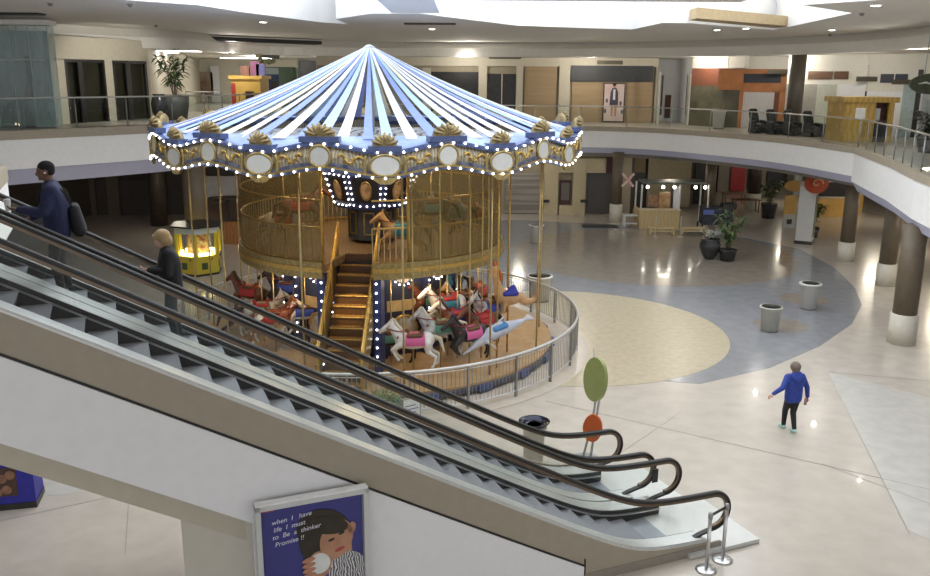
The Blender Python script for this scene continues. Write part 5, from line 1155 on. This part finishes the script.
# corridor
def box_thing(px0,px1,y0,y1,Y,dp): a,b=aY(px0,y1,Y),aY(px1,y0,Y); return (a.x+b.x)/2,b.x-a.x,b.z-ZL
cx,wd,ht=box_thing(233,260,79,110,46,2)
t=thing('corridor_kiosk','orange yellow kiosk with dark window in the left corridor','kiosk',(cx,47,ZL)); om=mat('orange yellow kiosk',(.55,.34,.07),.5,c2=(.62,.40,.10),scale=1.2)
MB().box((0,0,ht/2),(wd,2,ht)).build('body',om,t); MB().box((0,0,ht+.08),(wd+.25,2.2,.18)).build('cornice',om,t); MB().box((wd*.12,-1.01,ht*.42),(wd*.30,.04,ht*.42)).build('window',mat('dark kiosk window',(.05,.025,.015),.3),t); MB().box((-wd*.44,-1.02,ht*.45),(wd*.14,.04,ht*.85)).build('red_door',mat('red kiosk door',(.40,.04,.03),.5),t)
for x,c,hh in ((-.3,(.30,.14,.10),.5),(.25,(.30,.10,.22),.75),(.55,(.16,.16,.40),.6)): MB().box((x,.2,ht+.17+hh/2),(.45,.3,hh)).build('stacked_carton',mat('carton %s'%x,c,.6),t)
cx,wd,ht=box_thing(257,291,67,110,52,2)
t=thing('corridor_shop','blue and green shop front block in the left corridor','shop',(cx,53.5,ZL))
MB().box((-wd*.2,-.9,ht/2),(wd*.6,.2,ht)).build('blue_front',mat('deep blue front',(.03,.05,.16),.5),t); MB().box((wd*.3,0,ht/2),(wd*.4,2,ht)).build('green_side',mat('grey green wall',(.13,.20,.14),.6),t); MB().box((-wd*.02,-1.02,ht*.35),(wd*.2,.05,ht*.62)).build('dark_doorway',dark,t); MB().box((-wd*.2,-1.02,ht*.9),(wd*.6,.06,ht*.16)).build('pale_band',mat('pale blue band',(.40,.48,.52),.5),t); MB().box((-wd*.2,.4,ht/2),(wd*.58,1.2,ht-.1)).build('shop_body',mat('grey green wall',(.13,.2,.14)),t)
cx,wd,ht=box_thing(297,317,58,110,53,1)
t=thing('window_unit','white framed window unit behind the canopy at left','window',(cx,53.5,ZL)); fw_=mat('white window frame',(.72,.72,.70),.5)
MB().box((0,.1,ht/2),(wd,.1,ht)).build('backing',fw_,t); MB().box((0,-.0,ht*.80),(wd*.78,.12,ht*.30)).build('upper_pane',mat('grey pane',(.16,.16,.16),.3),t); MB().box((0,-.0,ht*.42),(wd*.78,.12,ht*.34)).build('lower_pane',mat('pale pane',(.6,.62,.62),.3),t)
for i,(a,b,y0,y1,m) in enumerate([(153,158,72,105,white),(160,168,74,100,mat('pale green shop view',(.36,.42,.30),.5,c2=(.6,.6,.52),scale=1)),(187,192,74,110,mat('brown doorway',(.14,.09,.06),.5)),(198,213,72,95,mat('brown shop interior',(.22,.13,.08),.5,c2=(.45,.36,.26),scale=1.2)),(213,219,66,110,white)]): panel(a,b,y0,y1,63.8,'trim_%d'%(200+i),m,.15)
railing([(xat(186,44),44),(xat(222,44),44)],ZL,'white rail across the left corridor behind the palm',1.0)
# ------------------------------------------------------------------ ceiling fittings
def fitting(px,py,Y,w,d,h,name,label,cat,m,group=None,z=None,rz=0):
    p=aY(px,py,Y) if z is None else aZ(px,py,z)
    t=thing(name,label,cat,(p.x,p.y,p.z),rz,group); return t
t=fitting(262,37,0,0,0,0,'linear_diffuser','long black linear air slot in the ceiling left of the canopy','vent',dark,None,ZC); a,b=aZ(203,34.5,ZC),aZ(320,39.5,ZC)
v=b-a; t.rotation_euler.z=math.atan2(v.y,v.x); t.location.z-=.05; MB().box((0,0,-.10),(v.length,.75,.26)).build('slot',black,t); MB().box((0,.42,-.02),(v.length+.1,.06,.05)).build('flange',ceilm,t); MB().box((0,-.42,-.02),(v.length+.1,.06,.05)).build('flange',ceilm,t)
def vent(px,py,Y,w,label):
    p=aY(px,py,Y); t=thing('air_grille',label,'vent',(p.x,Y,p.z),0,'air grilles'); MB().box((0,0,0),(w,.05,.22)).build('frame',mat('dark bronze grille',(.10,.085,.06),.5),t)
    for z in (-.06,0,.06): MB().box((0,-.04,z),(w-.08,.03,.03)).build('slat',mat('grille slat',(.16,.14,.10),.5),t)
for px,py,w,lb in ((393,54.5,2.3,'air grille above the canopy at left'),(505,57,1.9,'air grille over the dark shop door'),(610,62.5,1.5,'air grille over the fashion poster')): vent(px,py,51.7,w,lb)
for px,py,Y,w,lb in ((780,72,45.7,1.3,'air grille over the copper shop'),(867,79,41.2,1.0,'air grille left of the navy sign'),(903,82,40,1.0,'air grille by the oval sign')): vent(px,py,Y,w,lb)
t=thing('air_grille','dark slot grille at the upper left corner','vent',aZ(8,13,ZC),0,'air grilles'); MB().box((0,0,-.03),(2.2,.6,.06)).build('frame',black,t)
t=thing('air_grille','dark slot grille on the ceiling right of the canopy tip','vent',aZ(430,23,ZC),0,'air grilles'); MB().box((0,0,-.03),(1.9,.35,.06)).build('frame',MATS['dark bronze grille'],t)
for px,py,lb in ((263,21.5,'ceiling downlight above the long air slot'),(432,28.5,'ceiling downlight under the slot grille'),(876,4.5,'ceiling downlight nearest the top right corner'),(832,29.5,'ceiling downlight right of the skylight'),(717,29.5,'ceiling downlight under the tan trough at left'),(746,28,'ceiling downlight under the tan trough at right')):
    t=thing('downlight',lb,'ceiling light',aZ(px,py,ZC),0,'ceiling downlights'); MB().lathe([(.17,-.03),(.17,0)],20).build('trim_ring',mat('white light trim',(.8,.8,.78),.5),t); MB().lathe([(.12,-.035),(.12,-.03)],20).build('lens',lampm,t)
for px,py,w,lb in ((160,51.5,1.6,'left lit ceiling panel in the left corridor'),(178,50,2.0,'second lit ceiling panel in the left corridor'),(246,57.5,3.2,'lit ceiling panel by the hanging sign')):
    t=thing('ceiling_light_panel',lb,'ceiling light',aZ(px,py,ZB+.04),0,'corridor light panels'); MB().box((0,0,-.02),(w,1.3,.04)).build('frame',mat('white light trim',(.8,.8,.78)),t); MB().box((0,0,-.05),(w-.1,1.2,.03)).build('diffuser',mat('lit diffuser',(1,.98,.94),.5,emit=5.,ecol=(1,.98,.93)),t)
for i,(px,py,lb) in enumerate([(50,3,'smoke detector near the upper left corner'),(130,4,'smoke detector above the left shop windows'),(156,25,'smoke detector above the left corridor'),(830,34,'sprinkler head under the right downlight'),(862,13,'sprinkler head at right of the skylight tip'),(700,57,'sprinkler head over the copper shop')]):
    t=thing('smoke_detector',lb,'detector',aZ(px,py,ZC if i<5 else 9.3),0,'ceiling detectors'); MB().lathe([(.02,-.09),(.05,-.08),(.07,-.03),(.08,0)],14).build('housing',mat('grey detector',(.25,.24,.22),.5),t,True)
# warm carousel lamps, then unseen lights added for stairs, corridors and shops
# ------------------------------------------------------------------ light
w=bpy.data.worlds.new('world'); sc.world=w; w.use_nodes=True
w.node_tree.nodes['Background'].inputs[0].default_value=(.95,.97,1,1); w.node_tree.nodes['Background'].inputs[1].default_value=.88
def spot(name,loc,power,col=(1,.9,.75),size=.15,kind='POINT',target=None,ang=60):
    l=bpy.data.lights.new(name,kind); l.energy=power; l.color=col
    if kind=='AREA': l.size=size
    else: l.shadow_soft_size=size
    o=bpy.data.objects.new(name,l); COL.objects.link(o); o.location=loc
    if kind=='SPOT': l.spot_size=math.radians(ang); l.spot_blend=.5
    if target is not None: o.rotation_euler=(Vector(target)-Vector(loc)).to_track_quat('-Z','Y').to_euler()
    return o
warm=(1,.74,.42)
for a in (.35,-.9,1.5,2.8,-2.2): p=pol(a,2.6,5.7); spot('carousel_lamp',(CC[0]+p.x,CC[1]+p.y,5.6),60,warm)
for a in (.5,-.65,1.6,-1.7,2.9): p=pol(a,3.2,2.7); spot('deck_lamp',(CC[0]+p.x,CC[1]+p.y,2.65),45,warm)
p=pol(-.02,5.2,5.5); q=pol(AS,3.2,1.9); spot('stair_sun_spot',(CC[0]+p.x,CC[1]+p.y,5.5),700,(1,.78,.42),.06,'SPOT',(CC[0]+q.x,CC[1]+q.y,1.9),15)  # added spot that imitates sunlight falling on the stairs
# unseen point lights added to brighten the upper corridors, without fittings
for x,y,e in ((0,49.8,220),(7,49.6,220),(12.6,47.8,170),(15.8,43.4,150),(17.2,39,130),(16.8,33,160)): spot('corridor_fill',(x,y,8.7),e*.6,(1,.95,.86),.1)
for x,y,e in ((-12,45,200),(-13,54,350),(-22,58,800),(-8,55,200)): spot('corridor_fill',(x,y,8.75),e*.7,(1,.96,.9),.05)
for x,y,e in ((20.5,54,120),(23,47,150),(22,38,250),(19,29,250),(3,47,60),(11.5,48,60),(-14,41,60)): spot('lower_hall_fill',(x,y,3.3),e,(1,.9,.72),.3)  # unseen fill lights added below the slabs, without fittings
spot('shop_wall_fill',(-11.3,34.2,8.72),260,(1,.95,.86),.05,'SPOT',(-14.7,36,6.8),110)  # unseen spot added to lift the left shop wall
vs=sc.view_settings; sc.display_settings.display_device='sRGB'; vs.view_transform='Standard'; vs.look='None'; vs.gamma=1; vs.exposure=0.28; vs.use_curve_mapping=False
